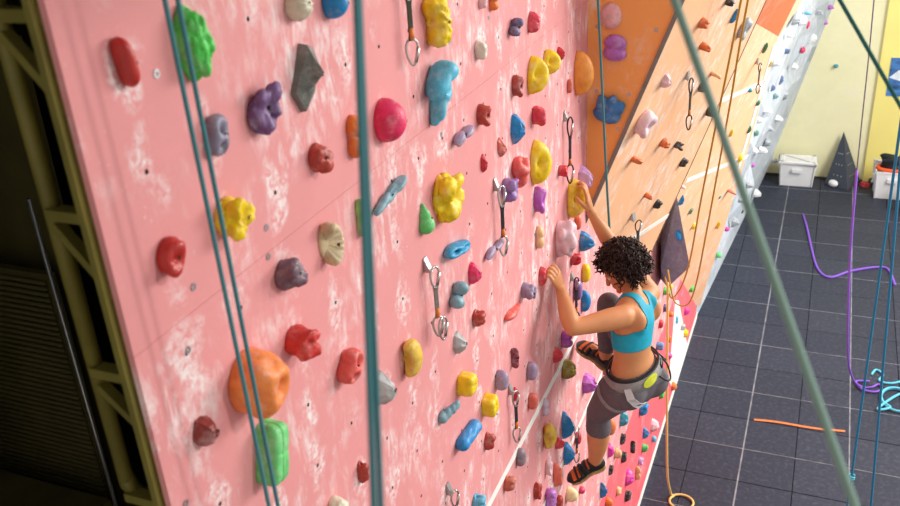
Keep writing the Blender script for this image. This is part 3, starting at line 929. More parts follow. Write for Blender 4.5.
    ('pink', 4.510, 3.403, 0.071, 0.141, 0.050, 0, 'dome', 'blue', 70, "blue oval hold beside the purple one behind the climber's arm"),
    ('pink', 4.275, 3.790, 0.065, 0.072, 0.054, 0, 'jug', 'coralred', 71, 'small red knob hold between the two raised arms'),
    ('pink', 3.996, 4.043, 0.125, 0.209, 0.105, 0, 'cloud', 'palepink2', 72, "large pale lilac bubbly hold between the climber's two hands"),
    ('pink', 4.466, 3.807, 0.102, 0.127, 0.080, 0, 'facet', 'blue', 73, "crumpled blue hold under the climber's raised forearm"),
    ('pink', 4.348, 3.980, 0.046, 0.091, 0.033, 0, 'pill', 'peachred', 74, 'small coral hold just under the yellow dish the climber grips'),
    ('pink', 4.242, 4.163, 0.131, 0.219, 0.086, 0, 'dish', 'yellow2', 75, "yellow half-dish hold gripped by the climber's raised hand"),
    ('pink', 4.443, 4.191, 0.109, 0.155, 0.073, 0, 'fin', 'lilac', 76, 'lilac triangular hold above the yellow dish, at the orange corner'),
    ('pink', 4.036, 4.391, 0.052, 0.057, 0.047, 0, 'cluster', 'coralred', 77, 'small red knob hold at the lower end of a hanging quickdraw'),
    ('pink', 3.632, 4.584, 0.125, 0.208, 0.077, 0, 'dish', 'yellow', 78, 'tall yellow dished hold right of the coral cup-shaped hold'),
    ('pink', 3.641, 4.400, 0.065, 0.130, 0.048, 0, 'ring', 'violet', 79, 'violet hold with a white hollow below the tall yellow dish'),
    ('pink', 3.362, 4.635, 0.100, 0.144, 0.066, 0, 'cup', 'coral', 80, 'coral cup-shaped hold with a hollow mouth'),
    ('pink', 3.221, 4.615, 0.082, 0.102, 0.060, 0, 'mitt', 'purple2', 81, 'purple hooked hold beside the long black quickdraw'),
    ('pink', 3.652, 4.206, 0.051, 0.116, 0.035, 0, 'slit', 'creamorange', 82, 'chalky cream and orange hold left of the pale bubbly hold'),
    ('pink', 3.182, 4.811, 0.053, 0.088, 0.030, 15, 'wedge', 'salmon', 83, 'small salmon wedge hold left of the faceted blue hold'),
    ('pink', 2.979, 4.816, 0.045, 0.075, 0.024, -5, 'fin', 'coralred', 84, 'thin red fin hold right of the large yellow folded jug'),
    ('pink', 3.359, 4.828, 0.098, 0.164, 0.052, 0, 'gem', 'blue', 85, 'faceted blue crystal-like hold in the upper part of the pink wall'),
    ('pink', 3.637, 4.798, 0.071, 0.089, 0.061, -20, 'cluster', 'pinkred', 86, 'pink-red knobbly hold right of the faceted blue crystal'),
    ('pink', 2.977, 5.007, 0.058, 0.083, 0.045, 0, 'ring', 'brick', 87, 'brick-red hold with a round face, right of the light blue anvil'),
    ('pink', 3.378, 5.004, 0.055, 0.091, 0.043, 0, 'ring', 'brick2', 88, 'red-brown hold with an oval face left of the paired yellow dishes'),
    ('pink', 3.606, 4.987, 0.097, 0.162, 0.078, -15, 'dish', 'yellow', 89, 'yellow dished hold, the lower of two overlapping yellow dishes'),
    ('pink', 3.828, 4.987, 0.080, 0.114, 0.068, -10, 'dish', 'yellow', 90, 'yellow dished hold, the upper of two overlapping yellow dishes'),
    ('pink', 4.025, 4.973, 0.043, 0.071, 0.035, 0, 'fin', 'coralred', 91, 'small red fin behind the upper yellow dish'),
    ('pink', 4.372, 4.792, 0.114, 0.227, 0.087, 0, 'shell', 'shellorange', 92, 'glossy orange half-shell hold at the corner of the pink wall'),
    ('pink', 4.202, 4.773, 0.041, 0.069, 0.024, 0, 'pill', 'salmon', 93, 'tiny salmon hold left of the glossy orange half-shell'),
    ('pink', 3.361, 5.244, 0.059, 0.073, 0.048, -20, 'twolobe', 'darkpurple', 94, 'dark purple knobbly hold left of a pink-red one, high on the wall'),
    ('pink', 3.606, 5.210, 0.053, 0.089, 0.044, -20, 'lumpy', 'pinkred', 95, 'pink-red curled hold right of the dark purple one, high on the wall'),
    ('pink', 2.987, 5.244, 0.049, 0.070, 0.039, 10, 'pocket', 'bone', 96, 'off-white tooth-shaped hold with a pocket'),
    ('pink', 3.038, 5.397, 0.033, 0.041, 0.027, 0, 'lumpy', 'palepink', 97, 'pale pinkish-grey hold beside a small orange one, high on the wall'),
    ('pink', 3.149, 5.380, 0.044, 0.063, 0.029, 0, 'slit', 'orange', 98, 'small orange hold beside the pale pinkish-grey one, high on the wall'),
    ('pink', 3.695, 3.978, 0.068, 0.103, 0.031, 0, 'lumpy', 'coralred', 99, "red hold under the fingers of the climber's lower hand"),
    ('pink', 5.018, 2.719, 0.075, 0.107, 0.042, 0, 'lumpy', 'cream2', 100, "cream yellow hold behind the climber's raised ankle"),
    ('pink', 5.084, 2.567, 0.053, 0.088, 0.028, 0, 'pill', 'coralred', 101, "thin red hold right of the climber's raised heel"),
    ('pink', 5.306, 1.924, 0.071, 0.142, 0.050, 0, 'dome', 'orange', 102, "orange oval hold right of the climber's lower knee"),
    ('pink', 5.724, 1.710, 0.096, 0.160, 0.061, 0, 'facet', 'teal', 103, "teal hold with a dark cap below the climber's seat"),
    ('pink', 5.751, 1.486, 0.072, 0.103, 0.038, 0, 'jug', 'black', 104, 'small black hold under the teal hold with the dark cap'),
    ('pink', 5.299, 1.708, 0.087, 0.145, 0.044, 0, 'fin', 'magenta', 105, "magenta fin-shaped hold right of the climber's shin"),
    ('pink', 5.539, 1.510, 0.071, 0.089, 0.055, 0, 'lumpy', 'creamorange', 106, 'orange and cream hold beside the magenta fin'),
    ('pink', 5.813, 1.259, 0.073, 0.104, 0.041, 0, 'jug', 'black', 107, 'small black hold touching the orange and cream one by the magenta fin'),
    ('pink', 6.176, 1.094, 0.030, 0.134, 0.040, 0, 'crescent', 'black', 108, 'small black half-moon hold on the deep pink lower band'),
    ('pink', 5.350, 1.492, 0.063, 0.090, 0.030, 0, 'jug', 'black', 109, "small dark hold right of the climber's heel"),
    ('pink', 5.064, 1.539, 0.039, 0.175, 0.053, 0, 'gem', 'blue', 110, "blue fin-shaped hold right of the climber's lower shoe"),
    ('pink', 6.038, 0.882, 0.140, 0.200, 0.067, 0, 'facet', 'magenta', 111, 'magenta spiky hold on the deep pink lower band'),
    ('pink', 5.649, 1.045, 0.068, 0.085, 0.038, 0, 'lumpy', 'creamorange', 112, 'orange and cream hold left of the magenta spiky hold'),
    ('pink', 6.014, 0.691, 0.077, 0.110, 0.050, 0, 'jug', 'black', 113, 'small dark grey hold under the magenta spiky hold'),
    ('pink', 5.252, 1.266, 0.062, 0.078, 0.054, 0, 'dome', 'orange', 114, 'orange hold under the blue fin-shaped hold'),
    ('pink', 6.558, 1.219, 0.104, 0.130, 0.074, 0, 'jug', 'blue', 115, "blue scooped hold behind the climber's harness loops"),
    ('pink', 7.230, 0.565, 0.134, 0.191, 0.074, 0, 'facet', 'palepink2', 116, 'pale pink and white hold beside the floor mats'),
    ('pink', 6.767, 0.804, 0.086, 0.144, 0.056, 0, 'gem', 'blue', 117, 'blue faceted hold in the middle of the deep pink lower band'),
    ('pink', 7.284, 0.357, 0.055, 0.069, 0.044, 0, 'pill', 'skyblue', 118, 'small light blue hold beside the floor mats'),
    ('pink', 6.747, 0.649, 0.070, 0.088, 0.056, 0, 'lumpy', 'green2', 119, 'small green hold under the blue faceted hold of the deep pink band'),
    ('pink', 6.587, 0.626, 0.063, 0.079, 0.045, 0, 'ring', 'lilac', 120, 'small lilac hold above the magenta spiky hold'),
    ('pink', 6.458, 0.587, 0.034, 0.155, 0.047, 0, 'slit', 'creamorange', 121, 'orange and cream narrow hold beside the magenta spiky hold'),
    ('pink', 7.638, 0.653, 0.085, 0.107, 0.048, 0, 'lumpy', 'green', 122, 'green hold beside the hanging yellow rope'),
    ('pink', 8.463, 0.208, 0.083, 0.104, 0.058, 0, 'dome', 'orange', 123, 'orange hold at the foot of the wall right of the hanging yellow rope'),
    ('pink', 7.557, 1.875, 0.074, 0.082, 0.069, 0, 'cluster', 'green', 124, 'green hold under the tip of the grey pyramid volume'),
    ('pink', 7.911, 1.732, 0.054, 0.060, 0.034, 0, 'dome', 'yellow', 125, 'tiny yellow hold under the tip of the grey pyramid volume'),
    ('pink', 7.609, 1.662, 0.070, 0.078, 0.048, 0, 'lumpy', 'darkpurple', 126, "dark blue-purple hold on the hanging yellow rope's line"),
    ('pink', 7.940, 1.412, 0.054, 0.060, 0.053, 0, 'lumpy', 'orange', 127, 'orange-red hold just right of the hanging yellow rope'),
    ('pink', 7.379, 1.617, 0.061, 0.087, 0.040, 0, 'pill', 'coralred', 128, "small red hold right of the climber's ribs"),
    ('pink', 7.933, 1.126, 0.061, 0.087, 0.043, 0, 'lumpy', 'orange', 129, 'orange hold halfway down the hanging yellow rope'),
    ('pink', 7.299, 1.425, 0.061, 0.068, 0.065, 0, 'block', 'greyblue2', 130, "blue block hold right of the climber's waist"),
    ('pink', 7.937, 0.926, 0.089, 0.112, 0.063, 0, 'facet', 'magenta', 131, 'magenta hold beside the hanging yellow rope'),
    ('pink', 8.491, 1.035, 0.036, 0.091, 0.027, 0, 'plank', 'skyblue', 132, 'thin blue hold on the white patch'),
    ('pink', 9.169, 0.769, 0.079, 0.112, 0.062, 0, 'facet', 'magenta', 133, 'dark magenta hold under the sagging yellow ropes'),
    ('pink', 8.941, 0.690, 0.053, 0.067, 0.047, 0, 'block', 'ltgrey', 134, 'pale blue-grey hold right of the white patch'),
    ('pink', 9.246, 0.432, 0.078, 0.112, 0.048, 0, 'lumpy', 'yellow', 135, 'yellow hold right of the white patch'),
    ('side', 0.121, 5.035, 0.112, 0.134, 0.040, 0, 'dome', 'palepink3', 136, 'pale pink dome hold on the dark orange panel'),
    ('side', 0.145, 4.875, 0.121, 0.137, 0.041, 0, 'slit', 'violet2', 137, 'violet hold with a slit across it on the dark orange panel'),
    ('side', 0.121, 4.552, 0.158, 0.166, 0.050, -15, 'finger3', 'blue3', 138, 'blue three-fingered hold on the dark orange panel'),
    ('over', 0.300, 0.722, 0.062, 0.089, 0.048, 0, 'wedge', 'palepink2', 139, 'small pale pink wedge hold on the peach overhang'),
    ('over', 0.209, 0.489, 0.122, 0.153, 0.075, -20, 'ring', 'palepink2', 140, 'large pale pink hollow hold on the peach overhang'),
    ('over', 0.710, 0.180, 0.065, 0.059, 0.054, 0, 'lumpy', 'orange2', 141, 'orange hold beside a black one under the large pale pink hollow hold'),
    ('over', 0.998, 0.062, 0.054, 0.050, 0.059, 0, 'cluster', 'black', 142, 'black knobbly hold right of an orange one on the peach overhang'),
    ('over', 1.298, -0.185, 0.070, 0.070, 0.041, -20, 'jug', 'black', 143, 'black hold near the panel seam, between two other black ones'),
    ('over', 0.321, 0.202, 0.059, 0.038, 0.065, -15, 'jug', 'orange2', 144, 'orange hold by the grey corner trim on the peach overhang'),
    ('over', 0.831, -0.268, 0.049, 0.037, 0.054, -15, 'lumpy', 'orange2', 145, "small orange hold above the climber's hair"),
    ('over', 1.137, -0.471, 0.071, 0.071, 0.042, -20, 'jug', 'black', 146, "black hold above the climber's hair, next to a small orange one"),
    ('over', 0.501, 1.013, 0.064, 0.059, 0.047, 0, 'lumpy', 'orange2', 147, 'orange hold near the diagonal grey-green rope, the higher of two'),
    ('over', 0.669, 0.836, 0.056, 0.047, 0.061, 0, 'lumpy', 'orange2', 148, 'orange hold near the diagonal grey-green rope, the lower of two'),
    ('over', 1.086, 0.550, 0.062, 0.030, 0.069, -20, 'lumpy', 'peach', 149, 'peach hold matching the wall, above the black pointed holds'),
    ('over', 0.973, 0.488, 0.058, 0.065, 0.043, 0, 'wedge', 'black', 150, 'black hold half behind the diagonal grey-green rope'),
    ('over', 1.361, 0.207, 0.079, 0.088, 0.062, -10, 'wedge', 'black', 151, 'large black pointed hold crossed by the diagonal grey-green rope'),
    ('over', 0.779, 1.078, 0.047, 0.043, 0.048, -10, 'jug', 'black', 152, 'black hold above the blue one near the paired yellow ropes'),
    ('over', 1.006, 0.944, 0.020, 0.089, 0.027, -15, 'dome', 'blue', 153, 'blue oval hold left of the paired yellow ropes'),
    ('over', 1.293, 0.806, 0.110, 0.143, 0.043, 0, 'ring', 'ltgrey2', 154, 'grey doughnut hold behind the paired yellow ropes'),
    ('far', -2.934, 4.518, 0.020, 0.093, 0.028, 0, 'sausage', 'green3', 155, 'green curved hold below the far dark orange panel'),
    ('far', -2.516, 4.266, 0.014, 0.063, 0.019, 0, 'dome', 'yellow', 156, 'small yellow hold at the edge of the white wall, below the green curved one'),
    ('far', -2.775, 4.097, 0.039, 0.039, 0.031, 0, 'dome', 'teal', 157, 'tiny teal hold on the far white line'),
    ('far', -2.289, 3.834, 0.060, 0.075, 0.027, 0, 'wedge', 'green3', 158, 'small green wedge hold, the higher of two by the white wall'),
    ('far', -2.127, 3.502, 0.038, 0.092, 0.028, 0, 'wedge', 'green3', 159, 'small green wedge hold, the lower of two by the white wall'),
    ('far', -2.699, 3.653, 0.027, 0.077, 0.023, 0, 'dome', 'yellow', 160, 'yellow hold by the diagonal rope, the smaller of two'),
    ('far', -1.945, 3.119, 0.083, 0.092, 0.036, 0, 'dome', 'yellow', 161, 'yellow hold by the diagonal rope, the rounder of two'),
    ('far', -3.272, 3.177, 0.026, 0.119, 0.036, 0, 'facet', 'blue', 162, 'blue hold at the tip of the grey pyramid volume'),
    ('far', -3.433, 3.388, 0.039, 0.028, 0.043, 0, 'lumpy', 'palepink2', 163, 'pale pink hold by the seam above the grey pyramid volume'),
    ('far', -2.790, 2.852, 0.064, 0.071, 0.024, 0, 'jug', 'green4', 164, 'grey-green hold right of the grey pyramid volume'),
    ('far', -2.427, 2.516, 0.064, 0.072, 0.029, 0, 'lumpy', 'yellow', 165, 'yellow hold right of the grey pyramid volume'),
    ('far', -1.441, 2.078, 0.023, 0.102, 0.031, 0, 'lumpy', 'yellow', 166, 'yellow hold right of the paired yellow ropes'),
    ('far', -2.450, 3.105, 0.040, 0.040, 0.012, 0, 'dome', 'teal', 167, 'tiny teal hold between the paired yellow ropes, the higher of two'),
    ('far', -1.937, 2.652, 0.042, 0.044, 0.013, 0, 'dome', 'teal', 168, 'tiny teal hold between the paired yellow ropes, the lower of two'),
    ('far', -1.729, 2.650, 0.091, 0.041, 0.100, -20, 'facet', 'salmon2', 169, 'long rust-red hold near the white wall'),
    ('far', -1.115, 0.987, 0.077, 0.085, 0.037, 0, 'lumpy', 'green', 170, 'green hold beside the sagging loop of yellow rope'),
    ('white', 11.484, 0.790, 0.065, 0.065, 0.056, 0, 'dome', 'magenta', 171, 'magenta hold low on the white wall'),
    ('white', 12.743, 0.532, 0.073, 0.073, 0.045, 0, 'dome', 'black', 172, 'small black hold low on the white wall'),
    ('white', 11.209, 0.526, 0.076, 0.076, 0.068, 0, 'lumpy', 'green2', 173, 'pale green hold at the near end of the white wall'),
    ('white', 13.884, 3.006, 0.044, 0.115, 0.034, 0, 'dome', 'pink', 174, 'bright pink hold high on the white wall, the higher of two'),
    ('white', 14.130, 2.588, 0.082, 0.102, 0.052, 0, 'dome', 'pink', 175, 'bright pink hold high on the white wall, the lower of two'),
    ('white', 12.734, 2.905, 0.082, 0.075, 0.073, 0, 'jug', 'slateblue', 176, 'dark blue hold on the white wall beside a bright pink one'),
    ('white', 13.014, 2.430, 0.037, 0.166, 0.050, -15, 'gem', 'slateblue', 177, 'long blue hold halfway up the white wall'),
    ('white', 12.514, 2.458, 0.076, 0.109, 0.051, 0, 'gem', 'slateblue', 178, 'small dark blue hold left of the long blue one on the white wall'),
    ('white', 12.883, 2.242, 0.095, 0.105, 0.066, 0, 'gem', 'teal2', 179, 'grey-teal hold under the long blue one on the white wall'),
    ('white', 13.387, 3.277, 0.089, 0.047, 0.098, -30, 'facet', 'skyblue', 180, 'light blue sliver hold near the top of the white wall'),
    ('white', 15.354, 2.976, 0.091, 0.083, 0.078, 0, 'facet', 'violet', 181, 'purple hold near the top of the white wall'),
    ('white', 15.354, 2.741, 0.108, 0.108, 0.075, 0, 'facet', 'violet2', 182, 'lilac-grey hold beside the light blue sliver'),
    ('white', 12.199, 1.918, 0.065, 0.082, 0.039, 0, 'dome', 'green3', 183, 'dark green hold low on the white wall'),
    ('white', 12.575, 1.320, 0.070, 0.070, 0.043, 0, 'dome', 'violet', 184, 'violet hold low on the white wall'),
    ('white', 13.065, 1.710, 0.126, 0.105, 0.112, 0, 'facet', 'ltgrey2', 185, 'grey faceted volume on the white wall'),
    ('white', 12.934, 1.427, 0.144, 0.120, 0.120, 0, 'facet', 'white', 186, 'white faceted volume low on the white wall'),
    ('white', 12.748, 3.332, 0.149, 0.213, 0.094, -20, 'facet', 'ltgrey2', 187, 'grey faceted volume high on the white wall'),
    ('white', 12.214, 2.881, 0.118, 0.118, 0.096, 0, 'facet', 'white', 188, 'small white faceted volume on the white end wall'),
    ('white', 12.617, 3.144, 0.085, 0.085, 0.087, -30, 'facet', 'white', 189, 'small white faceted volume on the white end wall'),
    ('white', 13.260, 3.201, 0.182, 0.182, 0.086, 0, 'facet', 'white', 190, 'small white faceted volume on the white end wall'),
    ('white', 13.767, 2.434, 0.114, 0.114, 0.079, 25, 'facet', 'white', 191, 'small white faceted volume on the white end wall'),
    ('white', 13.691, 2.027, 0.175, 0.175, 0.084, -30, 'facet', 'ltgrey2', 192, 'small grey faceted volume on the white end wall'),
    ('white', 12.398, 2.183, 0.104, 0.103, 0.114, -30, 'facet', 'white', 193, 'small white faceted volume on the white end wall'),
    ('white', 13.650, 1.686, 0.116, 0.108, 0.127, -30, 'facet', 'white', 194, 'small white faceted volume on the white end wall'),
    ('white', 12.093, 2.136, 0.120, 0.120, 0.077, -30, 'facet', 'white', 195, 'small white faceted volume on the white end wall'),
    ('white', 13.374, 1.393, 0.153, 0.153, 0.097, -30, 'facet', 'ltgrey2', 196, 'small grey faceted volume on the white end wall'),
    ('white', 12.248, 1.652, 0.108, 0.108, 0.091, 0, 'facet', 'white', 197, 'small white faceted volume on the white end wall'),
    ('white', 15.565, 0.332, 0.124, 0.113, 0.136, 0, 'facet', 'ltgrey2', 198, 'small grey faceted volume on the white end wall'),
    ('white', 12.659, 0.981, 0.113, 0.113, 0.096, -30, 'facet', 'ltgrey2', 199, 'small grey faceted volume on the white end wall'),
    ('white', 14.160, 0.255, 0.158, 0.158, 0.118, 25, 'facet', 'white', 200, 'small white faceted volume on the white end wall'),
    ('white', 12.124, 0.960, 0.100, 0.089, 0.110, 0, 'facet', 'ltgrey2', 201, 'small grey faceted volume on the white end wall'),
    ('white', 12.046, 0.659, 0.183, 0.183, 0.098, -30, 'facet', 'ltgrey2', 202, 'small grey faceted volume on the white end wall'),
    ('white', 14.487, 2.689, 0.191, 0.191, 0.113, -30, 'facet', 'white', 203, 'small white faceted volume on the white end wall'),
    ('white', 14.315, 3.108, 0.100, 0.093, 0.110, 0, 'facet', 'ltgrey2', 204, 'small grey faceted volume on the white end wall'),
    ('back', 0.185, 1.942, 0.076, 0.058, 0.083, 0, 'dome', 'teal', 205, 'tiny teal hold on the pale yellow end wall'),
]

bolt_mesh = None
for pl, a, b, L, H, P, rot, kind, col, seed, label in HOLDS:
    o, d, u, n = plane_frame(pl, a, b)
    big = H > 0.09 and pl == 'pink' and a < 3.0
    V, F, sm = hold_local(kind, seed, L, H, P, rot, big)
    m = mat('hold_' + col, PAL[col], GLOSS.get(col, 0.42), 0.18, 30, 0.35, 160, chalk=0.0 if col in ('red', 'shellorange') else 0.28)
    h = mesh('climbing_hold', V, F, m, None, sm)
    if sm and F:
        h.data.polygons[len(F) - 1].use_smooth = False
    MW = Matrix.Identity(4)
    for k in range(3):
        MW[k][0], MW[k][1], MW[k][2], MW[k][3] = d[k], u[k], n[k], o[k] + n[k] * 0.0004
    h.matrix_world = MW
    tag(h, label, 'climbing hold', GROUPS[pl])
    if H > 0.07 and pl in ('pink', 'side') and a < 3.6 and kind not in ('horn',):
        # bolt seated in the face of the hold
        q = np.argmin((V[:-1, 0] - 0.10 * L) ** 2 + (V[:-1, 1] + 0.02 * H) ** 2 - 1e-3 * V[:-1, 2])
        if bolt_mesh is None:
            k = 10
            v = [(r * math.cos(t), r * math.sin(t), z) for r, z in ((0.006, -0.012), (0.006, 0.002), (0.0038, 0.002), (0.0038, -0.004)) for t in [2 * math.pi * i / k for i in range(k)]]
            f = [(j * k + i, j * k + (i + 1) % k, (j + 1) * k + (i + 1) % k, (j + 1) * k + i) for j in range(3) for i in range(k)] + [tuple(range(3 * k, 4 * k))]
            bo = mesh('bolt', v, f, BOLT, h)
            bolt_mesh = bo.data
        else:
            bo = link('bolt', bolt_mesh, h)
        bo.location = (V[q, 0], V[q, 1], V[q, 2] - 0.003)

# grey pyramid volume on the far wall and its own hold
VOL = mat('slate_grey_volume', (128, 142, 168), 0.7, 0.14, 18, 0.2, 120, chalk=0.2)
pv = MB()
A, B, C_, D_ = (-1.045, 7.35, 2.92), (-1.115, 7.05, 2.38), (-0.84, 6.85, 2.52), (-1.06, 7.2, 2.12)
E1, E2, E3 = (-1.12, 7.75, 2.95), (-1.149, 7.9, 2.2), (-1.0, 7.8, 2.5)
A = (-0.98, 6.9, 3.10); B = (-1.10, 7.0, 2.40); C_ = (-0.845, 6.9, 2.49); D_ = (-1.04, 7.05, 2.19); E1 = (-1.149, 7.7, 2.45); E2 = (-1.149, 7.35, 2.1); E3 = (-1.149, 7.2, 2.9)
pv.add([A, B, C_, D_, E1, E2, E3], [(0, 1, 2), (1, 3, 2), (0, 2, 4), (2, 3, 5, 4), (0, 6, 1), (1, 6, 5, 3), (0, 4, 6), (4, 5, 6)])
tag(pv.build('wall_volume', VOL), 'slate grey pyramid volume jutting from the wall behind the climber', 'wall volume')
hv = hold_local('dome', 4, 0.05, 0.10, 0.04, 0)
hb = mesh('climbing_hold', hv[0], hv[1], mat('hold_blue', PAL['blue']), None, True)
fa = (np.array(A) + np.array(B) + np.array(C_) * 1.9) / 3.9
fn = _unit(np.cross(np.array(B) - np.array(A), np.array(C_) - np.array(A)))
if fn[1] > 0: fn = -fn
fd = _unit(np.array(C_) - np.array(B)); fu = np.cross(fn, fd)
MW = Matrix.Identity(4)
fa = fa + np.array((0, 0, .14)) - fn * (fn @ np.array((0, 0, .14)))
for k in range(3):
    MW[k][0], MW[k][1], MW[k][2], MW[k][3] = fd[k], fu[k], fn[k], fa[k]
hb.matrix_world = MW
tag(hb, 'blue oval hold bolted to the slate grey pyramid volume', 'climbing hold')

# ------------------------------------------------------------------ the climber
J = {k: np.array(v) for k, v in {
    'pelvis': (-0.733, 3.966, 3.295), 'spine': (-0.744, 3.934, 3.511), 'neck': (-0.756, 4.019, 3.761), 'head': (-0.838, 4.085, 3.868),
    'lsh': (-0.776, 3.836, 3.733), 'lel': (-0.974, 3.618, 3.758), 'lwr': (-1.070, 3.762, 3.890), 'rsh': (-0.708, 4.187, 3.689), 'rel': (-0.910, 4.224, 3.903), 'rwr': (-1.030, 4.205, 4.112),
    'lhip': (-0.777, 3.878, 3.293), 'rhip': (-0.693, 4.054, 3.271), 'lkn': (-0.944, 4.067, 2.963), 'lan': (-0.972, 4.112, 2.572), 'ltoe': (-1.108, 4.054, 2.462),
    'rkn': (-0.924, 4.190, 3.590), 'ran': (-0.95, 4.240, 3.212), 'rtoe': (-1.08, 4.300, 3.272)}.items()}
def lerp(a, b, t):
    return a + (b - a) * t
PEL, SPI, NEK = J['pelvis'], J['spine'], J['neck']
def tc(t):                              # torso centre line
    k = 0.46
    ctrl = (SPI - (1 - k) ** 2 * PEL - k * k * NEK) / (2 * k * (1 - k))
    return (1 - t) ** 2 * PEL + 2 * t * (1 - t) * ctrl + t * t * NEK
def tframe(t):
    up = _unit(tc(t + .01) - tc(t - .01))
    lat = _unit(lerp(_unit(J['rhip'] - J['lhip']), _unit(J['rsh'] - J['lsh']), min(max(t, 0), 1)))
    lat = _unit(lat - up * (lat @ up))
    return lat, up, np.cross(up, lat)   # right, up, forward
TS = [-.25, -.10, .04, .18, .36, .56, .76, .90, 1.0]
TA = [.090, .150, .160, .148, .116, .124, .138, .128, .075]
TB = [.080, .108, .112, .100, .082, .090, .098, .082, .055]
def tpt(t, ang, off=0.0):               # ang 0 = right side, 90 = front, 180 = left, 270 = back
    lat, up, fw = tframe(t)
    a, b = np.interp(t, TS, TA) + off, np.interp(t, TS, TB) + off
    return tc(t) + lat * a * math.cos(ang) + fw * b * math.sin(ang)
body = MB()
caps = []                               # (label, A, B, rA, rB)
def loft(rings):
    n = len(rings[0])
    v = [p for r in rings for p in r]
    f = [(i * n + k, i * n + (k + 1) % n, (i + 1) * n + (k + 1) % n, (i + 1) * n + k) for i in range(len(rings) - 1) for k in range(n)]
    f += [tuple(reversed(range(n))), tuple(range((len(rings) - 1) * n, len(rings) * n))]
    body.add(v, f)
def ball(c, r, ax=None, n=14):
    ax = ax if ax is not None else np.eye(3)
    r = np.array(r) if not np.isscalar(r) else np.array((r, r, r))
    v, f = [], []
    for i in range(n + 1):
        th = math.pi * (0.02 + 0.96 * i / n)
        for k in range(n):
            p = 2 * math.pi * k / n
            v.append(c + ax.T @ (r * np.array((math.sin(th) * math.cos(p), math.sin(th) * math.sin(p), math.cos(th)))))
    f = [(i * n + k, (i + 1) * n + k, (i + 1) * n + (k + 1) % n, i * n + (k + 1) % n) for i in range(n) for k in range(n)]
    f += [tuple(range(n)), tuple(reversed(range(n * n, n * n + n)))]
    body.add(v, f)
def limb(A, B, rs, label, n=16, bulge=None):
    ts = np.linspace(0, 1, 9)
    R = np.interp(ts, np.linspace(0, 1, len(rs)), rs)
    pts = [lerp(A, B, t) + (bulge * math.sin(math.pi * t) if bulge is not None else 0) for t in ts]
    v, f = tube_vf(pts, R, n)
    body.add(v, f)
    ball(A, rs[0] * 0.995)
    ball(B, rs[-1] * 0.995)
    caps.append((label, A, B, rs[0], rs[-1]))
loft([[tpt(t, 2 * math.pi * k / 32) for k in range(32)] for t in np.linspace(-.25, 1.0, 22)])
for t0_, t1_ in ((-.2, .2), (.2, .6), (.6, .95)):
    caps.append(('torso', tc(t0_), tc(t1_), 0.125, 0.125))
lat, up, fw = tframe(0)
for s, hip in ((-1, J['lhip']), (1, J['rhip'])):
    ball(hip - fw * 0.035 - up * 0.02, 0.092)                       # seat
lat1, up1, fw1 = tframe(.85)
for sh, lab in ((J['lsh'], 'larm'), (J['rsh'], 'rarm')):
    limb(tc(.86) + (sh - tc(.9)) * 0.25, sh, (.066, .06, .054), 'torso')
    ball(lerp(tc(.68), sh, .55) - fw1 * .045, (.06, .045, .075))    # shoulder blade
limb(J['lsh'], J['lel'], (.058, .058, .052, .046, .040), 'larm')
limb(J['lel'], J['lwr'], (.040, .047, .043, .034, .026), 'larm')
limb(J['rsh'], J['rel'], (.057, .056, .050, .044, .039), 'rarm')
limb(J['rel'], J['rwr'], (.039, .045, .041, .033, .025), 'rarm')
limb(J['lhip'], J['lkn'], (.096, .097, .088, .076, .063), 'lthigh')
limb(J['lkn'], J['lan'], (.062, .067, .066, .052, .038), 'lshin', bulge=np.array((.012, -.006, 0)))
limb(J['rhip'], J['rkn'], (.092, .090, .080, .068, .056), 'rthigh')
limb(J['rkn'], J['ran'], (.060, .063, .061, .048, .036), 'rshin', bulge=np.array((.012, -.006, 0)))
limb(J['lan'], lerp(J['lan'], J['ltoe'], .6), (.03, .022), 'lfoot')
limb(J['ran'], lerp(J['ran'], J['rtoe'], .6), (.03, .022), 'rfoot')
# head and face
HC = J['head']
F = _unit((-.72, -.30, -.55))
U = _unit(np.array((0, 0, 1.0)) - F * F[2])
Rr = np.cross(F, U)
HA = np.stack([Rr, F, U])
limb(NEK - up1 * .03, HC - U * .05 - F * .01, (.056, .05, .05), 'neck')
ball(HC, (.073, .090, .105), HA, 20)
ball(HC + F * .035 - U * .055, (.055, .052, .06), HA)               # jaw
ball(HC + F * .082 - U * .098, (.020, .016, .017), HA)              # chin
limb(HC + F * .088 + U * .005, HC + F * .104 - U * .032, (.008, .013), 'head')   # nose
for s in (-1, 1):
    ball(HC + Rr * .074 * s - F * .005 - U * .012, (.010, .019, .030), HA)       # ears
    ball(HC + F * .080 + Rr * .03 * s + U * .028, (.022, .010, .008), HA)        # brows
    ball(HC + F * .070 + Rr * .04 * s - U * .025, (.022, .018, .02), HA)         # cheeks
ball(HC + F * .088 - U * .058, (.024, .010, .006), HA)              # upper lip
ball(HC + F * .086 - U * .070, (.020, .010, .007), HA)              # lower lip
caps.append(('head', HC - U * .05, HC + U * .05, .08, .08))
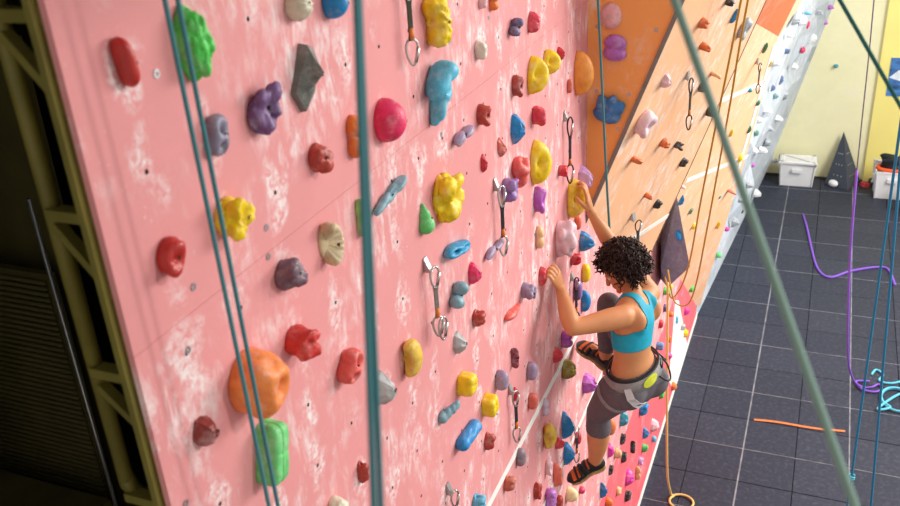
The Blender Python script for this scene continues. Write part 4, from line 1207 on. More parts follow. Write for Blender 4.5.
# hands
def hand(W, K, spread, seq, thumb, label):
    sp = _unit(spread)
    ax = _unit(K - W)
    sp = _unit(sp - ax * (sp @ ax))
    nn = np.cross(ax, sp)
    rings = []
    for t, a, b in ((0, .024, .019), (.3, .032, .018), (.65, .041, .016), (1.0, .043, .013)):
        c = lerp(W, K, t)
        rings.append([c + sp * a * math.cos(q) + nn * b * math.sin(q) for q in [2 * math.pi * k / 16 for k in range(16)]])
    loft(rings)
    caps.append((label, W, K, .035, .035))
    for i, sc in enumerate((0.94, 1.04, 0.98, 0.78)):               # index, middle, ring, little
        base = K + sp * (1.5 - i) * 0.0215
        pts = [base - ax * .012] + [base + np.array(q) * sc for q in seq]
        v, f = tube_vf(spline(pts, 5), np.interp(np.linspace(0, 1, 5 * len(seq) + 1), [0, .5, 1], [.0095, .0088, .0070]), 10)
        body.add(v, f)
        ball(np.array(pts[-1]), .0070, n=8)
        caps.append((label, pts[0], pts[-1], .02, .02))
    v, f = tube_vf(spline(thumb, 5), np.interp(np.linspace(0, 1, 5 * (len(thumb) - 1) + 1), [0, .5, 1], [.014, .0115, .0085]), 10)
    body.add(v, f)
    ball(np.array(thumb[-1]), .0085, n=8)
WL = J['lwr']
KL = np.array((-1.085, 3.730, 3.972))
hand(WL, KL, (.25, .85, -.35), [(-.016, -.004, .024), (-.032, -.010, .030), (-.040, -.016, .012)],
     [lerp(WL, KL, .3) + np.array((.0, .026, 0)), lerp(WL, KL, .65) + np.array((-.016, .046, .0)), KL + np.array((-.034, .046, -.012)), KL + np.array((-.050, .036, -.006))], 'larm')
WR = J['rwr']
KR = np.array((-1.046, 4.19, 4.198))
hand(WR, KR, (.15, -.95, .1), [(-.012, .014, .036), (-.034, .028, .062), (-.058, .040, .060)],
     [lerp(WR, KR, .3) + np.array((-.004, -.026, 0)), lerp(WR, KR, .7) + np.array((-.016, -.046, .0)), KR + np.array((-.030, -.052, -.002)), KR + np.array((-.048, -.040, .012))], 'rarm')

tmp = body.build('person_rough', None)
md = tmp.modifiers.new('r', 'REMESH')
md.mode = 'VOXEL'
md.voxel_size = 0.0042
md.adaptivity = 0.0
dg = bpy.context.evaluated_depsgraph_get()
ev = tmp.evaluated_get(dg)
em = ev.to_mesh()
nv = len(em.vertices)
BV = np.empty(nv * 3); em.vertices.foreach_get('co', BV); BV = BV.reshape(-1, 3)
BE = np.empty(len(em.edges) * 2, int); em.edges.foreach_get('vertices', BE); BE = BE.reshape(-1, 2)
BF = [tuple(p.vertices) for p in em.polygons]
ev.to_mesh_clear()
bpy.data.objects.remove(tmp)
# label every vertex by its nearest bone
best = np.full(nv, 1e9)
LAB = np.zeros(nv, int)
names = []
TT = np.zeros(nv)
for lab, A, B, ra, rb in caps:
    if lab not in names: names.append(lab)
    d = np.array(B) - np.array(A)
    t = np.clip(((BV - A) @ d) / (d @ d), 0, 1)
    dist = np.linalg.norm(BV - (A + t[:, None] * d), axis=1) - (ra + (rb - ra) * t)
    k = dist < best
    best[k] = dist[k]; LAB[k] = names.index(lab); TT[k] = t[k]
# smooth: strong on the trunk and limbs, light on hands and face
hand_d = np.minimum(np.linalg.norm(BV - KL, axis=1), np.linalg.norm(BV - KR, axis=1))
face_d = np.linalg.norm(BV - (HC + F * .06 - U * .03), axis=1)
fine = (hand_d < 0.10) | (face_d < 0.09)
deg = np.bincount(BE.ravel(), minlength=nv).astype(float)[:, None]
def smooth_(V, k, w):
    for _ in range(k):
        acc = np.zeros_like(V)
        for c in range(3):
            acc[:, c] = np.bincount(BE[:, 0], V[BE[:, 1], c], nv) + np.bincount(BE[:, 1], V[BE[:, 0], c], nv)
        V = V + w * (acc / deg - V)
    return V
BV = smooth_(BV, 3, 0.5)
BV = smooth_(BV, 34, np.where(fine, 0.0, 0.6)[:, None])
SKIN = mat('skin', (212, 144, 96), 0.5, 0.06, 12, spec=0.35)
SKIN.node_tree.nodes['Principled BSDF'].inputs['Subsurface Weight'].default_value = 0.12
SKIN.node_tree.nodes['Principled BSDF'].inputs['Subsurface Radius'].default_value = (0.012, 0.005, 0.003)
person = mesh('person', BV, BF, SKIN, None, True)
tag(person, 'person in teal sports top and grey capri tights climbing the pink wall', 'person')
NRM = np.empty(nv * 3); person.data.vertex_normals.foreach_get('vector', NRM); NRM = NRM.reshape(-1, 3)

def garment(name, mask, off, m, th=0.004):
    idx = -np.ones(nv, int)
    fs = [q for q in BF if all(mask[i] for i in q)]
    used = sorted({i for q in fs for i in q})
    idx[used] = range(len(used))
    o = mesh(name, BV[used] + NRM[used] * off, [tuple(idx[list(q)]) for q in fs], m, person, True)
    so = o.modifiers.new('thickness', 'SOLIDIFY')
    so.thickness = th
    so.offset = -1
    return o
is_ = lambda n_: LAB == names.index(n_)
# torso coordinates of every vertex
tt = np.linspace(-.3, 1.2, 151)
cc = np.array([tc(t) for t in tt])
near = np.argmin(((BV[:, None, :] - cc[None, ::3, :]) ** 2).sum(2), axis=1) * 3
th_ = tt[np.clip(near, 0, 150)]
ups = np.array([tframe(t)[1] for t in tt]); lats = np.array([tframe(t)[0] for t in tt]); fws = np.array([tframe(t)[2] for t in tt])
rel = BV - cc[near]
h = th_ + (rel * ups[near]).sum(1) / 0.47
sx = (rel * lats[near]).sum(1)
sf = (rel * fws[near]).sum(1)
trunk = is_('torso') | is_('lthigh') | is_('rthigh')
TIGHTS = mat('grey_tights', (102, 95, 101), 0.75, 0.12, 40, 0.3, 400)
pants = (trunk & (h < 0.24)) | is_('lthigh') & (h < .3) | is_('rthigh') & (h < .3) | (is_('lthigh') & (TT > .3)) | (is_('rthigh') & (TT > .3)) | (is_('lshin') & (TT < .33)) | (is_('rshin') & (TT < .80))
garment('tights', pants, 0.006, TIGHTS)
TOP = mat('teal_sports_top', (20, 168, 196), 0.6, 0.08, 30, 0.15, 500)
torso = is_('torso') | is_('neck') | is_('larm') & (best < .02) | is_('rarm')
half = np.interp(h, [.50, .60, .65, .72, .82, .92, 1.05], [.30, .30, .13, .080, .062, .078, .10])     # armholes
neckw = np.where(sf < 0, np.interp(h, [.86, .92, 1.05], [-1, .020, .058]), np.interp(h, [.70, .80, 1.05], [-1, .04, .06]))
top = (is_('torso') | is_('neck')) & (h > .49) & (np.abs(sx) < half) & (np.abs(sx) > neckw) & (h < 1.06)
garment('sports_top', top, 0.005, TOP)

# harness
WEB = mat('harness_grey_webbing', (150, 146, 146), 0.7, 0.15, 60)
BLACK = mat('black_webbing', (34, 32, 34), 0.6, 0.2, 50)
LIME = mat('lime_patch', (214, 220, 60), 0.6, 0.1, 40)
def belt(name, t0, t1, off, m, a0=0, a1=2 * math.pi, th=0.005, n=48, tilt=0.0):
    v, f = [], []
    for k in range(n + 1):
        a = a0 + (a1 - a0) * k / n
        dt = tilt * math.sin(a)
        for t, e in ((t0, off), (t1, off), (t1, off - th), (t0, off - th)):
            v.append(tpt(t + dt, a, e))
    for k in range(n):
        for j in range(4):
            f.append((k * 4 + j, k * 4 + (j + 1) % 4, (k + 1) * 4 + (j + 1) % 4, (k + 1) * 4 + j))
    return mesh(name, v, f, m, person, True)
belt('harness_belt', .10, .235, .026, WEB, th=0.012)
belt('harness_belt_edge', .228, .242, .0275, BLACK, th=0.01)
pa = math.radians(262)
v = [tpt(.165 + .055 * math.sin(a), pa + .30 * math.cos(a), .029) for a in [2 * math.pi * k / 20 for k in range(20)]]
v += [tpt(.165, pa, .033)]
mesh('harness_patch', v, [(k, (k + 1) % 20, 20) for k in range(20)], LIME, person, True)
def loop_round(A, B, t, r, wd, m, name, tilt):
    ax = _unit(B - A)
    p = lerp(A, B, t)
    s = _unit(np.cross(ax, (0, 0, 1))); w2 = np.cross(ax, s)
    v, f = [], []
    for k in range(32):
        a = 2 * math.pi * k / 32
        q = p + (s * math.cos(a) + w2 * math.sin(a)) * r + ax * tilt * math.cos(a)
        for e, g_ in ((-wd, .004), (wd, .004), (wd, -.003), (-wd, -.003)):
            v.append(q + ax * e + (s * math.cos(a) + w2 * math.sin(a)) * g_)
    for k in range(32):
        for j in range(4):
            f.append((k * 4 + j, k * 4 + (j + 1) % 4, ((k + 1) % 32) * 4 + (j + 1) % 4, ((k + 1) % 32) * 4 + j))
    return mesh(name, v, f, m, person, True)
loop_round(J['lhip'], J['lkn'], .26, .102, .016, WEB, 'leg_loop', .03)
loop_round(J['rhip'], J['rkn'], .26, .102, .016, WEB, 'leg_loop', .03)
# riser strap down the left of the seat and gear loops
def strap(name, pts, wd, m, th=.003):
    v, f = tube_vf(spline(pts, 6), wd, 8)
    return mesh(name, v, f, m, person, True)
from mathutils.bvhtree import BVHTree
bvh = BVHTree.FromPolygons([Vector(x) for x in BV], BF)
def surf(t, ang, off):
    lat_, up_, fw_ = tframe(t)
    d_ = lat_ * math.cos(ang) + fw_ * math.sin(ang)
    p0 = tc(t) + d_ * 0.6
    hit = bvh.ray_cast(Vector(p0), Vector(-d_))
    return (np.array(hit[0]) if hit[0] is not None else tc(t) + d_ * .13) + d_ * off
rv, rf = [], []
RS = [(.17, 205), (.10, 213), (.03, 222), (-.04, 231), (-.11, 240), (-.18, 248)]
for t, a in RS:
    for da in (-6, 6):
        rv.append(surf(t, math.radians(a + da), .024 if t > .09 else .012))
rs_ = mesh('riser_strap', rv, [(2 * i, 2 * i + 1, 2 * i + 3, 2 * i + 2) for i in range(len(RS) - 1)], mat('pale_grey_webbing', (200, 198, 200), 0.6), person)
rs_.modifiers.new('t', 'SOLIDIFY').thickness = .004
for a0, a1 in ((285, 330), (330, 372)):
    pts = [tpt(lerp(.11, .11, k / 8) - .17 * math.sin(math.pi * k / 8), math.radians(lerp(a0, a1, k / 8)), .03 + .028 * math.sin(math.pi * k / 8)) for k in range(9)]
    strap('gear_loop', pts, .005, BLACK)
bk_ = belt('buckle', .135, .20, .032, mat('buckle_dark', (60, 60, 64), 0.4, metal=.5), math.radians(300), math.radians(318), .006, 6)

# shoes
SHOE = mat('black_shoe_rubber', (36, 32, 32), 0.5, 0.2, 60)
ORG = mat('orange_shoe_mesh', (222, 104, 40), 0.6, 0.2, 60)
TANS = mat('tan_shoe_lining', (206, 170, 110), 0.7, 0.15, 40)
def shoe(ank, toe, knee):
    f_ = _unit(toe - ank)
    sh = _unit(knee - ank)
    f_ = _unit(f_ - sh * (f_ @ sh) * 0.35)
    u_ = _unit(sh - f_ * (sh @ f_))
    r_ = np.cross(f_, u_)
    base = ank - u_ * .058 - f_ * .052
    Lh = .250
    S_ = [0, .04, .12, .24, .36, .48, .60, .72, .84, .93, 1.0]
    W_ = [.012, .025, .034, .037, .036, .038, .045, .048, .045, .035, .012]
    T_ = [.050, .072, .092, .098, .088, .072, .060, .052, .042, .033, .018]
    B_ = [.020, .006, .0, .002, .008, .008, .002, .0, .001, .004, .010]
    n = 20
    v, f, mi = [], [], []
    for s_, w_, t_, b_ in zip(S_, W_, T_, B_):
        for k in range(n):
            a = 2 * math.pi * k / n
            cx, sy = math.cos(a), math.sin(a)
            e = 0.75
            v.append(base + f_ * s_ * Lh + r_ * w_ * math.copysign(abs(cx) ** e, cx) + u_ * ((t_ + b_) / 2 + (t_ - b_) / 2 * math.copysign(abs(sy) ** e, sy)))
    for i in range(len(S_) - 1):
        for k in range(n):
            f.append((i * n + k, i * n + (k + 1) % n, (i + 1) * n + (k + 1) % n, (i + 1) * n + k))
            up_side = 1 <= k <= 8
            mi.append(1 if (2 <= k <= 8 and 6 <= i <= 7) or (up_side and i == 4) else 0)
    f += [tuple(reversed(range(n))), tuple(range(10 * n, 11 * n))]
    mi += [0, 0]
    o = mesh('climbing_shoe', v, f, [SHOE, ORG], person, True)
    for p_, q in zip(o.data.polygons, mi): p_.material_index = q
    o['label'] = 'black climbing shoe with orange mesh and straps'
    for s0, s1 in ((.40, .50), (.56, .63), (.69, .74)):
        vv, ff = [], []
        for s_ in (s0, s1):
            w_, t_, b_ = np.interp(s_, S_, W_) + .003, np.interp(s_, S_, T_) + .004, np.interp(s_, S_, B_)
            for k in range(13):
                a = math.pi * (-.08 + 1.16 * k / 12)
                vv.append(base + f_ * s_ * Lh + r_ * w_ * math.copysign(abs(math.cos(a)) ** .75, math.cos(a)) + u_ * ((t_ + b_) / 2 + (t_ - b_) / 2 * math.copysign(abs(math.sin(a)) ** .75, math.sin(a))))
        ff = [(k, k + 1, 14 + k, 13 + k) for k in range(12)]
        so_ = mesh('shoe_strap', vv, ff, BLACK, o, True)
        so_.modifiers.new('t', 'SOLIDIFY').thickness = .003
    # collar and pull loop
    cv, cf = tube_vf([ank - u_ * .005 + (r_ * math.cos(a) * .036 + f_ * math.sin(a) * .042) for a in [2 * math.pi * k / 20 for k in range(21)]], .008, 8)
    mesh('collar', cv, cf, BLACK, o, True)
    hp = base + u_ * .085
    lv, lf = tube_vf(spline([hp, hp - f_ * .014 + u_ * .02, hp - f_ * .006 + u_ * .04, hp + f_ * .004 + u_ * .012], 5), .004, 6)
    mesh('pull_loop', lv, lf, TANS, o, True)
    sl = [base + f_ * s_ * Lh + r_ * w_ * e + u_ * (b_ - .003) for s_, w_, b_ in zip(S_[1:-1], W_[1:-1], B_[1:-1]) for e in (-.98, .98)]
    sm_ = mesh('sole', sl, [(2 * i, 2 * i + 1, 2 * i + 3, 2 * i + 2) for i in range(len(sl) // 2 - 1)], TANS, o, True)
    sm_.modifiers.new('t', 'SOLIDIFY').thickness = .006
shoe(J['lan'], J['ltoe'], J['lkn'])
shoe(J['ran'], J['rtoe'], J['rkn'])

# eyes
EYE = mat('eye_white', (236, 232, 226), 0.3)
IRIS = mat('eye_dark', (40, 26, 18), 0.2)
for s in (-1, 1):
    for r, off, m in ((.0125, .074, EYE), (.0065, .0815, IRIS)):
        c = HC + F * off + Rr * .030 * s + U * .010
        v = [c + r * (Rr * math.sin(t) * math.cos(p) + U * math.sin(t) * math.sin(p) + F * math.cos(t)) for t in np.linspace(.01, math.pi - .01, 9) for p in np.linspace(0, 2 * math.pi, 12, endpoint=False)]
        f = [(i * 12 + k, i * 12 + (k + 1) % 12, (i + 1) * 12 + (k + 1) % 12, (i + 1) * 12 + k) for i in range(8) for k in range(12)]
        mesh('eye' if m is EYE else 'iris', v, f, m, person, True)
# curly hair: a cap and many ringlets
HAIR = mat('dark_brown_curls', (50, 31, 25), 0.5, 0.5, 60, spec=0.3)
hm = MB()
g = np.random.RandomState(3)
hc = HC + U * .018 - F * .022
v, f = [], []
n = 28
for i in range(n + 1):
    th2 = math.pi * (.01 + .98 * i / n)
    for k in range(n):
        p = 2 * math.pi * k / n
        q = np.array((math.sin(th2) * math.cos(p), math.sin(th2) * math.sin(p), math.cos(th2)))
        r = np.array((.098, .106, .116)) * (1 + .05 * math.sin(9 * p + 5 * th2))
        x = hc + HA.T @ (r * q)
        fr_ = q[1]
        if (fr_ > .45 and q[2] < .5) or (fr_ > .2 and q[2] < -.1):                       # leave the face free
            x = HC + HA.T @ (np.array((.066, .070, .09)) * q)
        v.append(x)
f = [(i * n + k, (i + 1) * n + k, (i + 1) * n + (k + 1) % n, i * n + (k + 1) % n) for i in range(n) for k in range(n)]
hm.add(v, f)
cnt = 0
while cnt < 620:
    q = g.normal(size=3)
    q /= np.linalg.norm(q)
    if (q[1] > .38 and q[2] < .45) or (q[1] > .15 and q[2] < -.15) or q[2] < -.62:
        continue
    root = hc + HA.T @ (np.array((.092, .100, .108)) * q)
    dirw = _unit(HA.T @ q + g.normal(size=3) * .35 + np.array((0, 0, -.25)))
    ln = g.uniform(.035, .062)
    a1 = _unit(np.cross(dirw, g.normal(size=3)))
    a2 = np.cross(dirw, a1)
    cr = g.uniform(.006, .011)
    turns = g.uniform(1.0, 2.2)
    ph0 = g.uniform(0, 6.28)
    pts = []
    for k in range(12):
        t = k / 11
        pts.append(root + dirw * ln * t + np.array((0, 0, -.012)) * t * t + cr * (a1 * math.cos(ph0 + turns * 6.28 * t) + a2 * math.sin(ph0 + turns * 6.28 * t)))
    vv, ff = tube_vf(pts, np.linspace(.0055, .0028, 12), 5)
    hm.add(vv, ff)
    cnt += 1
hair = hm.build('hair', HAIR, person, True)
hair['label'] = 'short dark brown curly hair'

# ------------------------------------------------------------------ ropes, quickdraws, things on the floor
def rope_mat(name, c1, c2, sc=160):
    m = mat(name, c1, 0.75, 0.1, 60)
    nt = m.node_tree
    p = nt.nodes['Principled BSDF']
    geo = nt.nodes.new('ShaderNodeNewGeometry')
    mp = nt.nodes.new('ShaderNodeMapping')
    mp.inputs['Rotation'].default_value = (0.6, 0.6, 0)
    nt.links.new(geo.outputs['Position'], mp.inputs['Vector'])
    wv = nt.nodes.new('ShaderNodeTexWave')
    wv.wave_type = 'BANDS'
    wv.bands_direction = 'Z'
    wv.inputs['Scale'].default_value = sc
    wv.inputs['Distortion'].default_value = 2.0
    nt.links.new(mp.outputs[0], wv.inputs['Vector'])
    mx = nt.nodes.new('ShaderNodeMix')
    mx.data_type = 'RGBA'
    mx.inputs[6].default_value = lin(c1) + (1,)
    mx.inputs[7].default_value = lin(c2) + (1,)
    nt.links.new(wv.outputs['Fac'], mx.inputs['Factor'])
    nt.links.new(mx.outputs[2], p.inputs['Base Color'])
    return m
TEAL = rope_mat('teal_rope', (48, 106, 116), (80, 142, 148))
GREEN = rope_mat('grey_green_rope', (122, 158, 146), (160, 190, 176))
DKTEAL = rope_mat('dark_teal_rope', (20, 92, 88), (44, 120, 112))
YROPE = rope_mat('yellow_rope', (170, 128, 44), (210, 168, 78), 110)
PURP = rope_mat('purple_rope', (118, 70, 190), (150, 104, 214), 110)
BLUER = rope_mat('blue_rope', (24, 104, 150), (50, 150, 190), 110)
CYANR = rope_mat('cyan_rope', (60, 176, 208), (120, 210, 224), 110)
YROPE2 = rope_mat('pale_yellow_rope', (222, 184, 96), (246, 214, 138), 110)
def line(a, b, z0, z1):
    """straight line through two points, run between two heights"""
    a, b = np.array(a, float), np.array(b, float)
    f = lambda z: a + (b - a) * (z - a[2]) / (b[2] - a[2])
    return [f(z) for z in np.linspace(z1, z0, 24)]
def rope(pts, r, m, label, cat='rope', group=None, n=8):
    v, f = tube_vf(pts, r, n)
    o = mesh('climbing_rope', v, f, m, None, True)
    return tag(o, label, cat, group)
# twin teal rope close to the pink wall
tw = empty('climbing_rope', (-1.0, 1.23, 0.03))
tag(tw, 'two teal strands of one rope hanging close to the pink wall edge', 'rope')
for a, b in (((-1.0, 1.203, 5.759), (-1.0, 1.222, 4.688)), ((-1.0, 1.235, 5.753), (-1.0, 1.252, 4.66))):
    v, f = tube_vf(line(a, b, 0.03, 6.49), 0.0044, 8)
    s = mesh('strand', v, f, TEAL, tw, True)
    s.matrix_parent_inverse = Matrix.Translation(tw.location).inverted()
tn = empty('climbing_rope', (-0.41, 0.68, 5.3))
tag(tn, 'straight teal rope close to the viewer, doubled lower down', 'rope')
for dx, z0, z1 in ((0.0, 3.2, 6.49), (0.0062, 3.2, 6.49)):
    pts = line((-0.492, 0.91, 5.821), (-0.410, 0.678, 5.311), z0, z1)
    pts = [q + np.array((dx * min(1.0, max(0.0, (5.95 - q[2]) / 0.55)) - (dx > 0) * 0.002, (dx > 0) * 0.009, 0)) for q in pts]
    v, f = tube_vf(pts, 0.0042 if dx == 0 else 0.0036, 8)
    s = mesh('strand', v, f, TEAL, tn, True)
    s.matrix_parent_inverse = Matrix.Translation(tn.location).inverted()
rope(line((-0.174, 1.116, 5.785), (0.089, 0.886, 5.273), 3.0, 6.49), 0.0052, GREEN, 'thick grey-green rope slanting across the view over the floor')
rope(line((0.016, 2.161, 5.589), (0.162, 2.104, 5.379), 2.2, 7.25), 0.0048, DKTEAL, 'dark teal rope slanting in front of the yellow end wall')
# the climber's own rope, from above down to the harness
tie = tpt(.13, math.radians(90), .02)
rope(spline([(-1.14, 4.25, 7.25), (-1.017, 4.25, 5.18), (-0.938, 4.25, 3.97), (-0.90, 4.28, 3.83), (-0.82, 4.22, 3.66), (-0.84, 4.06, 3.48), tie], 8), 0.0062, TEAL, "thin teal rope running down behind the climber's head to the harness")
def yr(x, y, z, y2):
    k = y2 / y
    return (x * k, y2, 6 + (z - 6) * k)
# paired yellow ropes sagging in front of the far wall, and one hanging to the floor
ty = empty('climbing_rope', (-1.03, 6.8, 2.42))
tag(ty, 'two sagging yellow strands of one rope in front of the far peach wall', 'rope')
for pts in ([yr(-0.30, 6.7, 7.4, 4.6), yr(-0.588, 6.7, 4.718, 5.1), yr(-0.701, 6.7, 3.761, 5.5), yr(-0.773, 6.7, 3.142, 5.9), yr(-0.823, 6.7, 2.654, 6.4), (-0.88, 6.7, 2.40), (-0.949, 6.7, 2.284), (-0.985, 6.72, 2.35), (-1.03, 6.8, 2.42)],
            [yr(-0.25, 6.7, 7.4, 4.65), yr(-0.542, 6.7, 4.719, 5.2), yr(-0.611, 6.7, 3.921, 5.6), yr(-0.717, 6.7, 2.846, 6.2), yr(-0.757, 6.7, 2.481, 6.5), (-0.80, 6.7, 2.28), (-0.856, 6.7, 2.223), (-0.93, 6.7, 2.26), (-0.965, 6.66, 2.44), (-1.0, 6.74, 2.52)]):
    v, f = tube_vf(spline(pts, 8), 0.0066, 8)
    s_ = mesh('strand', v, f, YROPE, ty, True)
    s_.matrix_parent_inverse = Matrix.Translation(ty.location).inverted()
coil = [(-0.88 + .0, 6.93, .012)] + [(-0.78 + .11 * math.cos(a), 6.86 + .10 * math.sin(a), .012 + .004 * (a > 6)) for a in np.linspace(2.4, 9.5, 12)]
rope(spline([(-0.99, 6.72, 2.40), (-0.985, 6.7, 2.30), (-0.944, 6.7, 1.259), (-0.912, 6.74, 0.45), (-0.89, 6.86, .12)] + coil, 6), 0.0105, YROPE2, 'yellow rope hanging straight to a small coil on the mats')
# purple ropes
ph = empty('climbing_rope', (0.8, 9.33, 0.0))
tag(ph, 'purple rope hanging from a thin cord down to a small pile beside the cyan coil', 'rope')
v, f = tube_vf(spline([(0.19, 9.1, 7.25), (0.352, 9.1, 4.273), (0.397, 9.1, 3.15), (0.417, 9.1, 2.62)], 6), 0.006, 6)
s_ = mesh('cord', v, f, mat('grey_cord', (92, 86, 100), 0.7), ph, True)
s_.matrix_parent_inverse = Matrix.Translation(ph.location).inverted()
v, f = tube_vf(spline([(0.417, 9.1, 2.642), (0.475, 9.1, 1.664), (0.587, 9.1, 0.6), (0.68, 9.2, 0.2), (0.80, 9.33, 0.015), (0.90, 9.36, .014), (0.97, 9.44, .014),
             (1.0, 9.36, .014), (0.93, 9.27, .016), (0.80, 9.28, .02), (0.74, 9.42, .02), (0.88, 9.46, .022)], 8), 0.0115, 8)
s_ = mesh('strand', v, f, PURP, ph, True)
s_.matrix_parent_inverse = Matrix.Translation(ph.location).inverted()
rope(spline([(-0.036, 14.05, .012), (0.05, 13.5, .012), (0.14, 12.8, .012), (0.25, 12.16, .012), (0.41, 11.955, .012), (0.66, 12.21, .012), (0.979, 12.42, .012), (1.142, 12.40, .012), (1.215, 11.94, .012)], 8), 0.016, PURP,
     'purple rope lying in a loose curve on the mats')
# blue pair and cyan coil
rope(line((0.406, 5.0, 4.282), (0.455, 5.0, 2.095), 0.02, 7.25), 0.0075, BLUER, 'blue rope with a small knot, hanging over the mats')
rope(line((0.436, 5.0, 4.173), (0.593, 5.0, 1.922), 0.02, 7.25), 0.0075, BLUER, 'blue rope without a knot, hanging beside the knotted one')
kn = MB()
for a0 in (0, 1.5, 3.0):
    kn.tube([(0.455 + .016 * math.cos(a), 5.0 + .016 * math.sin(a), 2.12 + .012 * math.sin(a * .5 + a0)) for a in np.linspace(0, 6.4, 14)], 0.006, 6)
tag(kn.build('rope_knot', CYANR, None, True), 'pale blue knot tied on the hanging blue rope', 'knot')
cy = [(0.90, 9.62, .012), (0.95, 9.74, .012), (1.02, 9.66, .012), (0.98, 9.52, .012), (1.1, 9.50, .012), (1.3, 9.62, .012)]
cy += [(1.15 + .16 * math.cos(a), 9.18 + .22 * math.sin(a), .012 + .002 * a) for a in np.linspace(.8, 10.5, 18)]
cy += [(0.95, 8.93, .03), (1.2, 9.3, .035), (1.4, 9.3, .02)]
rope(spline(cy, 6), 0.013, CYANR, 'cyan rope coiled loosely on the mats')
# orange strap
mesh_o = MB()
A_, B_ = np.array((-0.259, 8.385, 0.003)), np.array((0.638, 8.45, 0.003))
pts = [lerp(A_, B_, t) + np.array((0, .012 * math.sin(7 * t), 0)) for t in np.linspace(0, 1, 14)]
so = MB()
for i, p in enumerate(pts):
    for e in (-.016, .016):
        so.v.append((p[0], p[1] + e, .0025)); so.v.append((p[0], p[1] + e, .007))
for i in range(len(pts) - 1):
    k = 4 * i
    so.f += [(k + 1, k + 3, k + 7, k + 5), (k, k + 4, k + 6, k + 2), (k, k + 1, k + 5, k + 4), (k + 2, k + 6, k + 7, k + 3)]
tag(so.build('sling_strap', mat('orange_webbing', (214, 122, 66), 0.7, 0.15, 40)), 'orange strap lying straight across the mats', 'strap')

# quickdraws
ALU = mat('aluminium', (196, 194, 190), 0.3, 0.06, 50, metal=0.85)
BLK = mat('black_anodised', (44, 44, 48), 0.35, 0.1, 50, metal=0.5)
def biner(parent, top, ln, wd, yaw, m, name='carabiner', sway=0.0):
    """pear-shaped ring with a gate, hanging from top"""
    ex = np.array((math.sin(yaw), math.cos(yaw), 0))
    P_ = []
    for t in np.linspace(0, 2 * math.pi, 21):
        w_ = wd * (0.85 + .25 * math.cos(t))
        P_.append(np.array(top) + ex * (w_ * .5 * math.sin(t) + sway * (1 - math.cos(t)) / 2) + np.array((0, 0, -ln * (1 - math.cos(t)) / 2)))
    v, f = tube_vf(P_, .0042, 6)
    o = mesh(name, v, f, m, parent, True)
    o.matrix_parent_inverse = Matrix.Translation(parent.location).inverted()
    gv, gf = tube_vf([P_[4] , P_[8]], .006, 6)
    gt = mesh('gate', gv, gf, ALU, o, True)
    return P_[10]
def quickdraw(pl, a, b, label, total=.28, yaw=.5, lo=ALU, sling=(40, 38, 40), scale=1.0, out=.03, extra=False):
    o, d, u, n = plane_frame(pl, a, b)
    root = empty('quickdraw', tuple(o))
    tag(root, label, 'quickdraw', 'quickdraws on the walls')
    def ch(ob):
        ob.matrix_parent_inverse = Matrix.Translation(root.location).inverted()
        return ob
    hw = .011 * scale
    hp = MB()
    P4 = [o + n * .001 + d * x + u * z for x, z in ((-hw, .02), (hw, .02), (hw, -.03), (-hw, -.03))]
    Q4 = [p + n * .004 for p in P4]
    Q4[2] = Q4[2] + n * out * .6; Q4[3] = Q4[3] + n * out * .6
    hp.add(P4 + Q4, [(3, 2, 1, 0), (4, 5, 6, 7), (0, 1, 5, 4), (1, 2, 6, 5), (2, 3, 7, 6), (3, 0, 4, 7)])
    ch(hp.build('hanger', STEEL, root))
    bl = total * .30
    t0 = o + n * out - np.array((0, 0, .01))
    e = biner(root, t0, bl, .042 * scale, yaw, BLK if lo is BLK else ALU)
    sl = total * .42
    ex = np.array((math.sin(yaw), math.cos(yaw), 0)) * .0085 * scale
    ey = np.array((math.cos(yaw), -math.sin(yaw), 0)) * .0025
    v, f = [], []
    for k in range(7):
        p = e + np.array((0, 0, .006 - (sl + .012) * k / 6))
        w_ = ex * (1.25 if k in (0, 6) else .9)
        v += [p - w_ - ey, p + w_ - ey, p + w_ + ey, p - w_ + ey]
    for k in range(6):
        for j in range(4):
            f.append((4 * k + j, 4 * k + (j + 1) % 4, 4 * k + 4 + (j + 1) % 4, 4 * k + 4 + j))
    f += [(3, 2, 1, 0), (24, 25, 26, 27)]
    ch(mesh('sling', v, f, mat('sling_%d_%d_%d' % sling, sling, .7, .2, 80), root))
    e2 = e + np.array((0, 0, -sl))
    biner(root, e2, bl, .042 * scale, yaw + .35, lo)
    if extra:
        biner(root, e2 + np.array((.012, .01, -.01)), bl * 1.1, .055 * scale, yaw - .3, ALU)
    ch(mesh('keeper', *tube_vf([e2 + np.array((0, 0, .03)), e2 + np.array((0, 0, .0))], .008, 8), mat('orange_keeper', (224, 130, 40), .6), root, True))
